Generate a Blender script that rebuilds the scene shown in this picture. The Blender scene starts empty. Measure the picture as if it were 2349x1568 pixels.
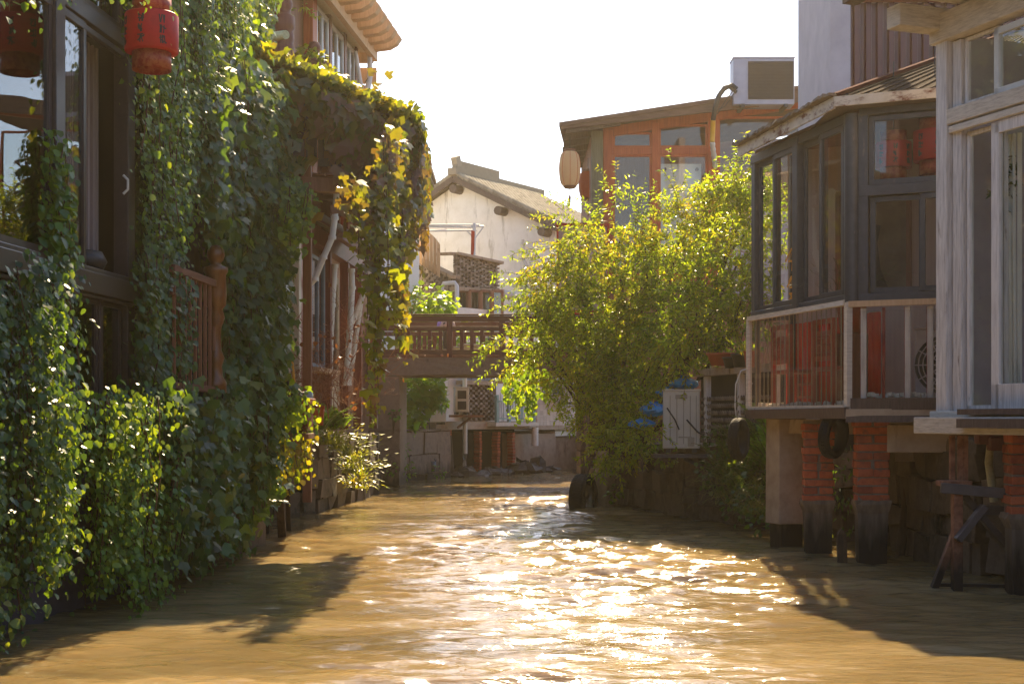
import bpy, math, random
import numpy as np
from mathutils import Vector, Matrix
S = bpy.context.scene
C = S.collection
R = math.radians
rnd = random.Random(7)
rng = np.random.default_rng(11)

# ------------------------------------------------------------------ camera, sky, sun, exposure
F, CX, HY, CH = 3262.5, 1174.5, 960.0, 1.5      # focal length and horizon in pixels of a 2349 px wide picture; eye height
cam = bpy.data.cameras.new('camera'); cam.lens = 50; cam.sensor_width = 36
cam.shift_y = 176.0 / 2349; cam.clip_start = 0.1; cam.clip_end = 3000
co = bpy.data.objects.new('camera', cam); C.objects.link(co)
co.location = (0, 0, CH); co.rotation_euler = (R(90), 0, 0); S.camera = co
SUN_EL, SUN_AZ = 41, 5                           # degrees; azimuth from +Y towards +X
wd = bpy.data.worlds.new('World'); S.world = wd; wd.use_nodes = True
nt = wd.node_tree; bg = nt.nodes['Background']
sky = nt.nodes.new('ShaderNodeTexSky'); sky.sky_type = 'NISHITA'; sky.sun_disc = False
sky.sun_elevation = R(SUN_EL); sky.sun_rotation = R(SUN_AZ)
sky.air_density = 1.0; sky.dust_density = .8; sky.ozone_density = 1.0
nt.links.new(sky.outputs[0], bg.inputs[0]); bg.inputs[1].default_value = 0.095
sl = bpy.data.lights.new('sun', 'SUN'); sl.energy = 5.0; sl.angle = R(0.5); sl.color = (1.0, 0.77, 0.46)
so = bpy.data.objects.new('sun', sl); C.objects.link(so)
sd = Vector((math.sin(R(SUN_AZ)) * math.cos(R(SUN_EL)), math.cos(R(SUN_AZ)) * math.cos(R(SUN_EL)), math.sin(R(SUN_EL))))
so.rotation_euler = sd.to_track_quat('Z', 'Y').to_euler(); so.location = (4, 30, 30)
S.view_settings.view_transform = 'Standard'; S.view_settings.look = 'None'
S.view_settings.exposure = 1.65; S.view_settings.gamma = 1
S.cycles.use_denoising = True
S.cycles.max_bounces = 8; S.cycles.transparent_max_bounces = 24; S.cycles.transmission_bounces = 6
S.cycles.diffuse_bounces = 4; S.cycles.glossy_bounces = 4; S.cycles.volume_bounces = 0
S.cycles.sample_clamp_indirect = 6

def W(px, py, Z):                                # picture point at a chosen depth -> place in the world
    return Vector(((px - CX) / F * Z, Z, CH + (HY - py) / F * Z))
def zat(py, Y): return CH + (HY - py) * Y / F
def lineY(line, px, out=0.0):                    # where a sight line meets the upright plane X = a + bY (+out)
    k = (px - CX) / F; return (line[0] + out) / (k - line[1])
def LP(line, px, py, out=0.0):
    Y = lineY(line, px, out); return Vector((line[0] + out + line[1] * Y, Y, zat(py, Y)))
def L3(line, Y, z, out=0.0): return Vector((line[0] + out + line[1] * Y, Y, z))

# ------------------------------------------------------------------ materials
def hx(h):
    h = h.lstrip('#'); o = []
    for i in (0, 2, 4):
        c = int(h[i:i + 2], 16) / 255; o.append(c / 12.92 if c < .04045 else ((c + .055) / 1.055) ** 2.4)
    return (*o, 1)
def N(nt, t, **kw):
    n = nt.nodes.new('ShaderNode' + t)
    for k, v in kw.items(): setattr(n, k, v)
    return n
def ramp(nt, src, cols, lo=0.0, hi=1.0, const=False):
    r = N(nt, 'ValToRGB'); cr = r.color_ramp
    if const: cr.interpolation = 'CONSTANT'
    n = len(cols)
    while len(cr.elements) < n: cr.elements.new(0.5)
    for i, c in enumerate(cols):
        cr.elements[i].position = lo + (hi - lo) * (i / max(1, n - 1)); cr.elements[i].color = hx(c) if isinstance(c, str) else (*c[:3], 1)
    nt.links.new(src, r.inputs[0]); return r.outputs[0]
MATS = {}
def mk(name, cols, rough=.75, sc=6, ri=.4, st=(1, 1, 1), bump=.25, metal=0, stain=None, ssc=1.3, sth=.55, sst=(1, 1, 1), spec=.5, bd=.01, trans=0, coat=0):
    m = bpy.data.materials.new(name); m.use_nodes = True; nt = m.node_tree; L = nt.links.new
    b = nt.nodes['Principled BSDF']; tc = N(nt, 'TexCoord'); mp = N(nt, 'Mapping'); mp.inputs['Scale'].default_value = st
    L(tc.outputs['Object'], mp.inputs[0])
    nz = N(nt, 'TexNoise'); nz.inputs['Scale'].default_value = sc; nz.inputs['Detail'].default_value = 8; nz.inputs['Roughness'].default_value = .65
    L(mp.outputs[0], nz.inputs[0])
    ge = N(nt, 'NewGeometry'); mx = N(nt, 'Math', operation='MULTIPLY'); mx.inputs[1].default_value = ri
    L(ge.outputs['Random Per Island'], mx.inputs[0])
    st_ = N(nt, 'MapRange'); st_.inputs[1].default_value = .3; st_.inputs[2].default_value = .7; st_.inputs[4].default_value = 1 - ri
    L(nz.outputs[0], st_.inputs[0])
    ad = N(nt, 'Math', operation='ADD'); L(mx.outputs[0], ad.inputs[0]); L(st_.outputs[0], ad.inputs[1])
    col = ramp(nt, ad.outputs[0], cols)
    if stain:
        mp2 = N(nt, 'Mapping'); mp2.inputs['Scale'].default_value = sst; L(tc.outputs['Object'], mp2.inputs[0])
        n2 = N(nt, 'TexNoise'); n2.inputs['Scale'].default_value = ssc; n2.inputs['Detail'].default_value = 7; n2.inputs['Roughness'].default_value = .7
        L(mp2.outputs[0], n2.inputs[0])
        mr = N(nt, 'MapRange'); mr.inputs[1].default_value = sth; mr.inputs[2].default_value = sth + .12; L(n2.outputs[0], mr.inputs[0])
        mi = N(nt, 'MixRGB'); L(mr.outputs[0], mi.inputs[0]); L(col, mi.inputs[1]); mi.inputs[2].default_value = hx(stain); col = mi.outputs[0]
    L(col, b.inputs['Base Color']); b.inputs['Roughness'].default_value = rough; b.inputs['Metallic'].default_value = metal
    b.inputs['Specular IOR Level'].default_value = spec; b.inputs['Coat Weight'].default_value = coat
    if bump:
        bp = N(nt, 'Bump'); bp.inputs['Strength'].default_value = bump; bp.inputs['Distance'].default_value = bd
        L(nz.outputs[0], bp.inputs['Height']); L(bp.outputs[0], b.inputs['Normal'])
    if trans:
        t = N(nt, 'BsdfTranslucent'); L(col, t.inputs[0]); ms = N(nt, 'MixShader'); ms.inputs[0].default_value = trans
        out = nt.nodes['Material Output']; L(b.outputs[0], ms.inputs[1]); L(t.outputs[0], ms.inputs[2]); L(ms.outputs[0], out.inputs[0])
    MATS[name] = m; return m
def leafmat(name, cols, tcols, tr=.5, rough=.38, spec=.5):
    m = bpy.data.materials.new(name); m.use_nodes = True; nt = m.node_tree; L = nt.links.new
    b = nt.nodes['Principled BSDF']; ge = N(nt, 'NewGeometry')
    tc = N(nt, 'TexCoord'); nz = N(nt, 'TexNoise'); nz.inputs['Scale'].default_value = 1.1; nz.inputs['Detail'].default_value = 3
    L(tc.outputs['Object'], nz.inputs[0])
    a = N(nt, 'Math', operation='MULTIPLY_ADD'); a.inputs[1].default_value = .62; L(ge.outputs['Random Per Island'], a.inputs[0])
    mr = N(nt, 'MapRange'); mr.inputs[1].default_value = .35; mr.inputs[2].default_value = .65; mr.inputs[4].default_value = .38; L(nz.outputs[0], mr.inputs[0])
    L(mr.outputs[0], a.inputs[2])
    L(ramp(nt, a.outputs[0], cols), b.inputs['Base Color']); b.inputs['Roughness'].default_value = rough; b.inputs['Specular IOR Level'].default_value = spec
    t = N(nt, 'BsdfTranslucent'); L(ramp(nt, a.outputs[0], tcols), t.inputs[0])
    ms = N(nt, 'MixShader'); ms.inputs[0].default_value = tr; L(b.outputs[0], ms.inputs[1]); L(t.outputs[0], ms.inputs[2])
    L(ms.outputs[0], nt.nodes['Material Output'].inputs[0]); return m
def glassmat(name, tint=(.93, .95, .94), ior=1.5, wob=.02, dirt=.0):
    m = bpy.data.materials.new(name); m.use_nodes = True; nt = m.node_tree; L = nt.links.new
    nt.nodes.remove(nt.nodes['Principled BSDF'])
    ge = N(nt, 'NewGeometry'); io = N(nt, 'MapRange'); io.inputs[3].default_value = ior; io.inputs[4].default_value = 1 / ior; L(ge.outputs['Backfacing'], io.inputs[0])
    fr = N(nt, 'Fresnel'); L(io.outputs[0], fr.inputs[0])      # same mirror strength on both faces of a thin pane
    tr = N(nt, 'BsdfTransparent'); tr.inputs[0].default_value = (*tint, 1)
    gl = N(nt, 'BsdfGlossy'); gl.inputs['Roughness'].default_value = .0
    tc = N(nt, 'TexCoord'); nz = N(nt, 'TexNoise'); nz.inputs['Scale'].default_value = 2.2; nz.inputs['Detail'].default_value = 1; L(tc.outputs['Object'], nz.inputs[0])
    bp = N(nt, 'Bump'); bp.inputs['Strength'].default_value = wob * 1.5; bp.inputs['Distance'].default_value = .02; L(nz.outputs[0], bp.inputs['Height'])
    L(bp.outputs[0], gl.inputs['Normal'])
    ms = N(nt, 'MixShader'); L(fr.outputs[0], ms.inputs[0]); L(tr.outputs[0], ms.inputs[1]); L(gl.outputs[0], ms.inputs[2]); o = ms.outputs[0]
    if dirt:
        df = N(nt, 'BsdfDiffuse'); df.inputs[0].default_value = (.5, .46, .4, 1)
        n2 = N(nt, 'TexNoise'); n2.inputs['Scale'].default_value = 3; n2.inputs['Detail'].default_value = 8; L(tc.outputs['Object'], n2.inputs[0])
        mr = N(nt, 'MapRange'); mr.inputs[1].default_value = .35; mr.inputs[2].default_value = .8; mr.inputs[4].default_value = dirt; L(n2.outputs[0], mr.inputs[0])
        m2 = N(nt, 'MixShader'); L(mr.outputs[0], m2.inputs[0]); L(o, m2.inputs[1]); L(df.outputs[0], m2.inputs[2]); o = m2.outputs[0]
    L(o, nt.nodes['Material Output'].inputs[0]); return m

# ------------------------------------------------------------------ geometry helpers
ORG = {}
def thing(name, label, cat, loc, group=None):
    o = bpy.data.objects.new(name, None); C.objects.link(o); o.empty_display_size = .1
    o.location = loc; o['label'] = label; o['category'] = cat
    if group: o['group'] = group
    ORG[o.name] = Vector(loc); return o
def tag(o, label, cat, group=None):
    o['label'] = label; o['category'] = cat
    if group: o['group'] = group
    return o
def link(name, me, mats, parent=None, kind=None, label=None):
    o = bpy.data.objects.new(name, me); C.objects.link(o)
    for m in (mats if isinstance(mats, (list, tuple)) else [mats]): me.materials.append(m)
    if parent: o.parent = parent; ORG[o.name] = ORG.get(parent.name, Vector((0, 0, 0)))
    if kind: o['kind'] = kind
    if label: o['label'] = label
    return o
class MB:
    def __init__(s): s.v = []; s.f = []; s.m = []; s.sm = []
    def add(s, vs, fs, mi=0, smooth=False):
        o = len(s.v); s.v += [tuple(v) for v in vs]
        for f in fs: s.f.append([i + o for i in f]); s.m.append(mi); s.sm.append(smooth)
        return s
    def hexa(s, p, mi=0):                          # 4 bottom points, 4 top points
        return s.add(p, [(3, 2, 1, 0), (4, 5, 6, 7), (0, 1, 5, 4), (1, 2, 6, 5), (2, 3, 7, 6), (3, 0, 4, 7)], mi)
    def box(s, c, d, rz=0, mi=0):
        c = Vector(c); q = Matrix.Rotation(rz, 3, 'Z'); x, y, z = [k / 2 for k in d]
        return s.hexa([c + q @ Vector(k) for k in ((-x, -y, -z), (x, -y, -z), (x, y, -z), (-x, y, -z), (-x, -y, z), (x, -y, z), (x, y, z), (-x, y, z))], mi)
    def beam(s, a, b, w, h, up=(0, 0, 1), mi=0):    # bar from a to b; w sideways, h along up
        a, b = Vector(a), Vector(b); d = (b - a).normalized(); u = Vector(up)
        if abs(d.dot(u)) > .98: u = Vector((0, 1, 0))
        sd_ = d.cross(u).normalized(); u = sd_.cross(d).normalized(); sd_ *= w / 2; u *= h / 2
        return s.hexa([a - sd_ - u, a + sd_ - u, b + sd_ - u, b - sd_ - u, a - sd_ + u, a + sd_ + u, b + sd_ + u, b - sd_ + u], mi)
    def prism(s, poly, ext, mi=0):
        n = len(poly); e = Vector(ext); vs = [Vector(p) for p in poly] + [Vector(p) + e for p in poly]
        return s.add(vs, [tuple(range(n))[::-1], tuple(range(n, 2 * n))] + [(i, (i + 1) % n, n + (i + 1) % n, n + i) for i in range(n)], mi)
    def tube(s, pts, r, n=8, mi=0, caps=True):
        pts = [Vector(p) for p in pts]; rs = r if isinstance(r, (list, tuple)) else [r] * len(pts)
        vs = []; u = None
        for i, p in enumerate(pts):
            d = (pts[min(i + 1, len(pts) - 1)] - pts[max(i - 1, 0)]).normalized()
            if u is None: u = d.orthogonal().normalized()
            u = (u - d * u.dot(d)); u = u.normalized() if u.length > 1e-6 else d.orthogonal().normalized(); w = d.cross(u)
            for k in range(n):
                a = 2 * math.pi * k / n; vs.append(p + (u * math.cos(a) + w * math.sin(a)) * rs[i])
        fs = [(i * n + k, i * n + (k + 1) % n, (i + 1) * n + (k + 1) % n, (i + 1) * n + k) for i in range(len(pts) - 1) for k in range(n)]
        s.add(vs, fs, mi, True)
        if caps: s.add(vs[:n], [tuple(range(n))[::-1]], mi); s.add(vs[-n:], [tuple(range(n))], mi)
        return s
    def lathe(s, prof, c, n=24, mi=0, M=None):
        c = Vector(c); vs = []
        for r, z in prof:
            for k in range(n):
                a = 2 * math.pi * k / n; p = Vector((r * math.cos(a), r * math.sin(a), z)); vs.append(c + (M @ p if M else p))
        return s.add(vs, [(i * n + k, i * n + (k + 1) % n, (i + 1) * n + (k + 1) % n, (i + 1) * n + k) for i in range(len(prof) - 1) for k in range(n)], mi, True)
    def quad(s, a, b, c, d, mi=0): return s.add([a, b, c, d], [(0, 1, 2, 3)], mi)
    def rough(s, amt, seed=1):                      # uneven, hand-made edges
        r = random.Random(seed); s.v = [(x + r.uniform(-amt, amt), y + r.uniform(-amt, amt), z + r.uniform(-amt, amt)) for x, y, z in s.v]; return s
    def build(s, name, mats, parent=None, bevel=0, kind=None, label=None):
        o = ORG.get(parent.name, Vector((0, 0, 0))) if parent else Vector((0, 0, 0))
        me = bpy.data.meshes.new(name); me.from_pydata([(x - o.x, y - o.y, z - o.z) for x, y, z in s.v], [], s.f)
        me.polygons.foreach_set('material_index', s.m); me.polygons.foreach_set('use_smooth', s.sm); me.update()
        ob = link(name, me, mats, parent, kind, label)
        if bevel:
            b = ob.modifiers.new('bevel', 'BEVEL'); b.width = bevel; b.segments = 2; b.limit_method = 'ANGLE'; b.angle_limit = R(50)
        return ob
class MBR(MB):                                  # the lean-to house is laid out at 25.4 m and built at KR times that distance and size
    def build(s, *a, **k): s.v = [(x * KR, y * KR, CH + (z - CH) * KR) for x, y, z in s.v]; return MB.build(s, *a, **k)
KR = 1.12
def solo(mb, name, mats, label, cat, loc, group=None, bevel=0):     # a thing that is one mesh, its origin at its base
    ORG['_t'] = Vector(loc)
    class P: name = '_t'
    o = Vector(loc); me = bpy.data.meshes.new(name); me.from_pydata([(x - o.x, y - o.y, z - o.z) for x, y, z in mb.v], [], mb.f)
    me.polygons.foreach_set('material_index', mb.m); me.polygons.foreach_set('use_smooth', mb.sm); me.update()
    ob = link(name, me, mats); ob.location = loc; tag(ob, label, cat, group); ORG[ob.name] = o
    if bevel:
        b = ob.modifiers.new('bevel', 'BEVEL'); b.width = bevel; b.segments = 2; b.limit_method = 'ANGLE'; b.angle_limit = R(50)
    return ob
def dup(root, loc, label=None, rz=None):
    def cp(o, par):
        c = o.copy(); C.objects.link(c); c.parent = par
        for ch in list(o.children): cp(ch, c)
        return c
    r = cp(root, None); r.location = loc
    if label: r['label'] = label
    if rz is not None: r.rotation_euler.z = rz
    return r

# ------------------------------------------------------------------ foliage helpers
TM = {
 'ivy':   (np.array([(0, 0, 0), (-.42, .16, .07), (-.36, .62, .05), (0, 1, -.08), (.36, .62, .05), (.42, .16, .07)]), [(0, 1, 2, 3), (0, 3, 4, 5)]),
 'lobed': (np.array([(0, 0, 0), (-.50, .02, .08), (-.58, .50, .02), (-.24, .56, .06), (0, 1.05, -.14), (.24, .56, .06), (.58, .50, .02), (.50, .02, .08), (0, .5, -.02)]),
           [(0, 1, 2, 3), (0, 3, 4, 8), (0, 8, 4, 5), (0, 5, 6, 7)]),
 'lance': (np.array([(0, 0, 0), (-.17, .4, .05), (0, 1, -.1), (.17, .4, .05)]), [(0, 1, 2), (0, 2, 3)]),
 'blade': (np.array([(-.025, 0, 0), (.025, 0, 0), (.03, .5, .06), (-.03, .5, .06), (0, 1, -.1)]), [(0, 1, 2, 3), (3, 2, 4)]),
}
def nrm(a): return a / np.maximum(np.linalg.norm(a, axis=1, keepdims=True), 1e-9)
def leaves(name, P, Nn, T, size, tm, mat, parent, label=None):
    tv, tf = TM[tm]; P = np.asarray(P, float); n = len(P); T = nrm(np.asarray(T, float)); Nn = np.asarray(Nn, float)
    Nn = nrm(Nn - T * (Nn * T).sum(1, keepdims=True)); Sd = np.cross(T, Nn); sz = np.asarray(size, float).reshape(n, 1, 1)
    curl = rng.uniform(-.6, 2.2, (n, 1))
    V = P[:, None, :] + sz * (tv[None, :, 0, None] * Sd[:, None, :] + tv[None, :, 1, None] * T[:, None, :] + (tv[None, :, 2] * curl)[:, :, None] * Nn[:, None, :])
    o = ORG.get(parent.name, Vector((0, 0, 0))); V = (V - np.array(o)).reshape(-1, 3)
    k = len(tv); fl = []; tot = []
    for f in tf: tot.append(len(f))
    base = np.concatenate([np.array(f) for f in tf]); li = (np.arange(n)[:, None] * k + base[None, :]).ravel()
    lt = np.tile(np.array(tot), n); ls = np.concatenate([[0], np.cumsum(lt)[:-1]])
    me = bpy.data.meshes.new(name); me.vertices.add(len(V)); me.vertices.foreach_set('co', V.ravel())
    me.loops.add(len(li)); me.loops.foreach_set('vertex_index', li.astype(np.int32))
    me.polygons.add(len(lt)); me.polygons.foreach_set('loop_start', ls.astype(np.int32)); me.polygons.foreach_set('loop_total', lt.astype(np.int32))
    me.update(calc_edges=True)
    return link(name, me, mat, parent, None, label)
def lerp(prof, x, c):
    xs = [p[0] for p in prof]; return np.interp(x, xs, [p[c] for p in prof])
def strands(line, prof, n, out=(0, .3), step=.05, fray=.15, top_j=12, seed=1, belly=.06, short=.25):
    """hanging shoots in front of an upright plane; prof rows: px, top py, bottom py. Returns list of polylines."""
    r = np.random.default_rng(seed); res = []
    tress = []
    for i in range(max(1, n // 9)): tress.append((r.uniform(prof[0][0], prof[-1][0]), r.normal(0, .42), r.choice([0, 0, .04, .1, .2, .34, .5])))
    for i in range(n):
        tp_ = tress[i % len(tress)]; loose = r.random() < .3
        px = r.uniform(prof[0][0], prof[-1][0]) if loose else min(max(tp_[0] + r.normal(0, 7), prof[0][0]), prof[-1][0]); yt = lerp(prof, px, 1) + abs(r.normal(0, top_j)); yb = lerp(prof, px, 2)
        if yb - yt < 8: continue
        if r.random() < short: yt, yb = yt, yt + (yb - yt) * r.uniform(.25, .9)
        else: yb -= (abs(r.normal(0, fray)) * .5 + (0 if loose else tp_[2] * fray * 3)) * (yb - yt)
        ph = math.sin(px * .045 + seed) * .5 + math.sin(px * .11 + 2 * seed) * .3
        o = out[0] + (out[1] - out[0]) * min(1.15, max(-.1, .5 + .25 * ph + (r.normal(-.1, .25) if loose else tp_[1] * 1.2 + .15 + r.normal(0, .1))))
        a = LP(line, px, yt, o); zb = zat(yb, a.y); L = a.z - zb; m = max(2, int(L / step)); w1, w2, p1 = r.uniform(1.5, 4), r.uniform(2, 6), r.uniform(0, 6)
        pts = []
        for j in range(m + 1):
            t = j / m * L
            pts.append((a.x + belly * math.sin(t * w1 + p1) + r.normal(0, .006), a.y + belly * 1.2 * math.sin(t * w2 * .6 + p1), max(a.z - t, .02)))
        res.append(np.array(pts))
    return res
def strand_leaves(st, nrmdir, size=(.05, .08), per=1.5, spread=.06, droop=1.0, seed=1, tilt=.55):
    r = np.random.default_rng(seed); P = np.concatenate(st); n = int(len(P) * per); P = P[r.integers(0, len(P), n)]
    nd = np.array(nrmdir, float); lat = np.array([-nd[1], nd[0], 0])
    P = P + lat[None] * r.normal(0, spread, (n, 1)) + nd[None] * r.normal(0, spread * .7, (n, 1)) + np.array([0, 0, 1.]) * r.normal(0, spread, (n, 1))
    P[:, 2] = np.maximum(P[:, 2], .015)
    Nn = nd[None] + r.normal(0, tilt * .72, (n, 3)) + np.array([0, 0, .6])
    T = np.array([0, 0, -droop])[None] + r.normal(0, .36, (n, 3)) + nd[None] * .35
    return P, Nn, T, r.uniform(size[0], size[1], n) * r.choice([1, 1, .85, .6, .45, 1.3], n)
def stems(name, st, rad, mat, parent, every=1, sub=3):
    mb = MB()
    for s in st[::every]:
        p = s[::sub]
        if len(p) > 1: mb.tube([tuple(q) for q in p], rad, 4, caps=False)
    if len(mb.v) and len(st[::every]) > 8: return mb.build(name, mat, parent)
# ------------------------------------------------------------------ palette
m_dframe = mk('dark_frame', ['#2a2224', '#3d3133'], .35, 20, .3, bump=.05, spec=.6)
m_gframe = mk('grey_frame', ['#30333a', '#434750'], .4, 14, .3, bump=.08, spec=.5, stain='#6b6660', ssc=7, sth=.62, sst=(2, 2, .5))
m_dwall = mk('dark_plaster', ['#3c383c', '#55505a', '#4a454b'], .9, 4, .2, stain='#25231f', sth=.6)
m_void = mk('room_dark', ['#120f0e', '#1c1816'], .95, 3, .2, bump=0)  # near-black colour stands in for unlit depth in rooms, recesses and openings
m_curt = mk('curtain_grey', ['#857a7c', '#9a8e90'], .9, 3, .2, st=(14, 14, .3), bump=.3, bd=.02)
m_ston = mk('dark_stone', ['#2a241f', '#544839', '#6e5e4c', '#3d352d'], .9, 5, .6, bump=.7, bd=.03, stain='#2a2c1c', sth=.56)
m_pier = mk('pier_stone', ['#5a463b', '#7d6656', '#8b7464', '#6a5547'], .9, 7, .5, bump=.5, bd=.02, stain='#3a2f28', sth=.6)
m_brown = mk('brown_wood', ['#5a382a', '#80543e', '#966852'], .7, 7, .5, st=(4, 4, .35), bump=.35)
m_brownh = mk('brown_wood_level', ['#4a2c20', '#6b4330', '#7e5540'], .7, 7, .5, st=(.4, .4, 5), bump=.35)
m_redw = mk('red_brown_wood', ['#4a1f17', '#6b3021', '#7a3b29'], .55, 7, .4, st=(5, 5, .4), bump=.25)
m_orange = mk('orange_wood', ['#8a3a17', '#a84c1f', '#b85c2a'], .55, 6, .3, st=(6, 6, .4), bump=.2)
m_cream = mk('cream_paint', ['#b3a68c', '#c9bda5', '#d6cbb4'], .6, 7, .3, st=(3, 3, .5), bump=.15, stain='#8c7a5c', sth=.62)
m_white = mk('white_plaster', ['#dcd8cd', '#e9e5dc', '#f0ede6'], .9, 2.5, .1, bump=.15, stain='#948d80', ssc=1.2, sth=.57, sst=(2.2, 2.2, .35))
m_wwood = mk('white_worn_wood', ['#948f8e', '#bfb8b5', '#d6d0cc', '#e0dbd8'], .75, 8, .25, st=(5, 5, .4), bump=.4, stain='#6b5a4c', ssc=5, sth=.62, sst=(2.5, 2.5, .5))
m_wwoodh = mk('white_worn_wood_level', ['#9c9084', '#c6bbad', '#d8cec1'], .75, 8, .25, st=(1, 1, 8), bump=.4, stain='#77644e', ssc=4, sth=.62, sst=(.8, .8, 6))
m_alu = mk('white_aluminium', ['#b9bcbd', '#d0d2d2'], .35, 9, .2, bump=0)
m_plas = mk('white_plastic', ['#b4b0a6', '#cbc8bf', '#d5d2ca'], .5, 5, .3, bump=.05, stain='#8f8674', sth=.62)
m_ac = mk('ac_casing', ['#b5ada0', '#c9c3b6'], .5, 4, .2, bump=.05, stain='#8c7d66', ssc=2, sth=.62)
m_acgr = mk('ac_casing_cool', ['#83869a', '#9a9cae'], .5, 4, .2, bump=.05, stain='#94908c', sth=.64)
m_acline = mk('ac_seam', ['#8a8172', '#a0988a'], .6, 4, .2, bump=.05)
m_fin = mk('ac_fins', ['#1c1517', '#2a2123'], .6, 9, .3, bump=.2)
m_dark = mk('dark_metal', ['#141315', '#232124'], .5, 9, .3, bump=.1)
m_rubber = mk('tyre_rubber', ['#111012', '#1c1a1c', '#151415'], .7, 14, .2, bump=.3, bd=.006, stain='#2d2823', sth=.62, spec=.25)
m_hub = mk('wheel_rim', ['#5a5856', '#8a8782'], .35, 8, .2, metal=.7, bump=.05)
m_brick = mk('red_brick', ['#6b3020', '#a04c30', '#b8623f', '#874430', '#a85a3c'], .85, 9, .6, bump=.5, bd=.01, stain='#5b4c44', ssc=5, sth=.58)
m_mortar = mk('mortar', ['#6b5f57', '#8a7d74'], .95, 14, .1, bump=.6, bd=.01)
m_conc = mk('concrete', ['#8a7563', '#a3907c', '#b09d89'], .9, 5, .2, bump=.4, bd=.012, stain='#57463a', ssc=1.6, sth=.58, sst=(2, 2, .5))
m_concw = mk('wet_concrete', ['#17120e', '#2b221b', '#473b32'], .5, 7, .2, st=(3, 3, .5), bump=.6, bd=.015, stain='#26301a', sth=.6)
def tide_mark(m, z0, z1, dark):                     # the band the canal keeps wet: algae and silt up to an uneven line
    nt = m.node_tree; L = nt.links.new; b = nt.nodes['Principled BSDF']; src = b.inputs['Base Color'].links[0].from_socket
    tc = N(nt, 'TexCoord'); sx = N(nt, 'SeparateXYZ'); L(tc.outputs['Object'], sx.inputs[0]); mp = N(nt, 'Mapping'); mp.inputs['Scale'].default_value = (9, 9, 1.5); L(tc.outputs['Object'], mp.inputs[0])
    nz = N(nt, 'TexNoise'); nz.inputs['Scale'].default_value = 1.4; nz.inputs['Detail'].default_value = 6; L(mp.outputs[0], nz.inputs[0])
    ma = N(nt, 'Math', operation='MULTIPLY_ADD'); ma.inputs[1].default_value = -.55; L(nz.outputs[0], ma.inputs[0]); L(sx.outputs['Z'], ma.inputs[2])
    mr = N(nt, 'MapRange'); mr.inputs[1].default_value = z0 - .275; mr.inputs[2].default_value = z1 - .275; L(ma.outputs[0], mr.inputs[0])
    mi = N(nt, 'MixRGB'); L(mr.outputs[0], mi.inputs[0]); mi.inputs[1].default_value = hx(dark); L(src, mi.inputs[2]); L(mi.outputs[0], b.inputs['Base Color'])
m_foot = mk('pier_footing', ['#5a4d42', '#77685a', '#8a7a6a'], .75, 7, .2, st=(3, 3, .5), bump=.6, bd=.015, stain='#3a3128', sth=.58); tide_mark(m_foot, .2, .62, '#16130e')
m_tile = mk('roof_tile', ['#4a4038', '#6b5d50', '#857665', '#5a4d42'], .85, 6, .75, bump=.4)
m_tilel = mk('grey_roof_tile', ['#6a6052', '#8a7f6d', '#9c917e'], .85, 6, .75, bump=.4)
m_latt = mk('lattice_brick', ['#4a4038', '#6a5c50', '#85776a', '#9c9084'], .9, 9, .8, bump=.4)
m_roofb = mk('brown_roof_board', ['#4a3529', '#65493a', '#775a48'], .8, 6, .3, st=(.5, .5, 3), bump=.3)
m_fasc = mk('rusty_fascia', ['#b4a894', '#cabfae', '#d8cfc0'], .6, 7, .2, bump=.15, stain='#6b3318', ssc=3.2, sth=.50, sst=(1, 1, 2.5))
m_bayroof = mk('bay_roof_board', ['#1f1a18', '#352c29', '#4a3f3a'], 1.0, spec=.05, sc=9, ri=.3, st=(6, 6, .5), bump=.5)
m_slate = mk('old_roof_board', ['#3a302c', '#55463f', '#6d5b52'], .85, 9, .3, st=(6, 6, .6), bump=.5)
m_maroon = mk('maroon_sheet', ['#3c1216', '#551a1e', '#4a1619'], .35, 9, .3, st=(2, 2, .5), bump=.1, stain='#2a0d10', sth=.6)
m_lilac = mk('pale_wall', ['#a79da4', '#bdb3b8'], .9, 3, .1, bump=.1)
m_rust = mk('rusty_steel', ['#4a2a1e', '#7a4a34', '#9a6a50', '#5b3a2e'], .7, 10, .3, bump=.4, stain='#2b2220', sth=.58)
m_steel = mk('dull_steel', ['#3f3a3a', '#5d5656'], .55, 9, .3, bump=.2, stain='#4a2d20', sth=.6, ssc=3)
m_ply = mk('wood_pale', ['#a58463', '#bd9b78', '#cdae8c'], .75, 7, .4, st=(5, 5, .5), bump=.3, stain='#7b5d40', sth=.62)
m_bamb = mk('bamboo', ['#8f8a63', '#bdb68c', '#cfc9a4'], .55, 6, .4, st=(2, 6, 6), bump=.15)
m_redl = mk('red_lacquer', ['#5d0f0e', '#86191a', '#9c2420'], .4, 5, .3, bump=.1)
m_redch = mk('red_chair_wood', ['#7a2415', '#9c3a22', '#b04a2e'], .45, 6, .4, st=(4, 4, .5), bump=.15)
m_pink = mk('pinkish_wall', ['#b8a29c', '#c8b4ac'], .9, 4, .1, st=(8, 8, .3), bump=.1)
m_soil = mk('soil', ['#33291f', '#55452f', '#3f3626'], .95, 5, .3, bump=.6)
m_terra = mk('terracotta', ['#8a3a20', '#a5502f'], .8, 6, .3, bump=.2)
m_bark = mk('bark', ['#2a2019', '#4a3a2b', '#5d4a38'], .9, 9, .3, st=(3, 3, .6), bump=.5)
m_twig = mk('dry_twig', ['#6b3e28', '#8f5a3c', '#a87654'], .8, 9, .6, bump=.1)
m_vine = mk('vine_stem', ['#33251a', '#5a4028', '#4b4a22'], .8, 9, .6, bump=.1)
m_silk = mk('lantern_red', ['#9c0612', '#c00a1c', '#ac0818'], .5, 5, .1, bump=.05, trans=.4)
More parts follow.
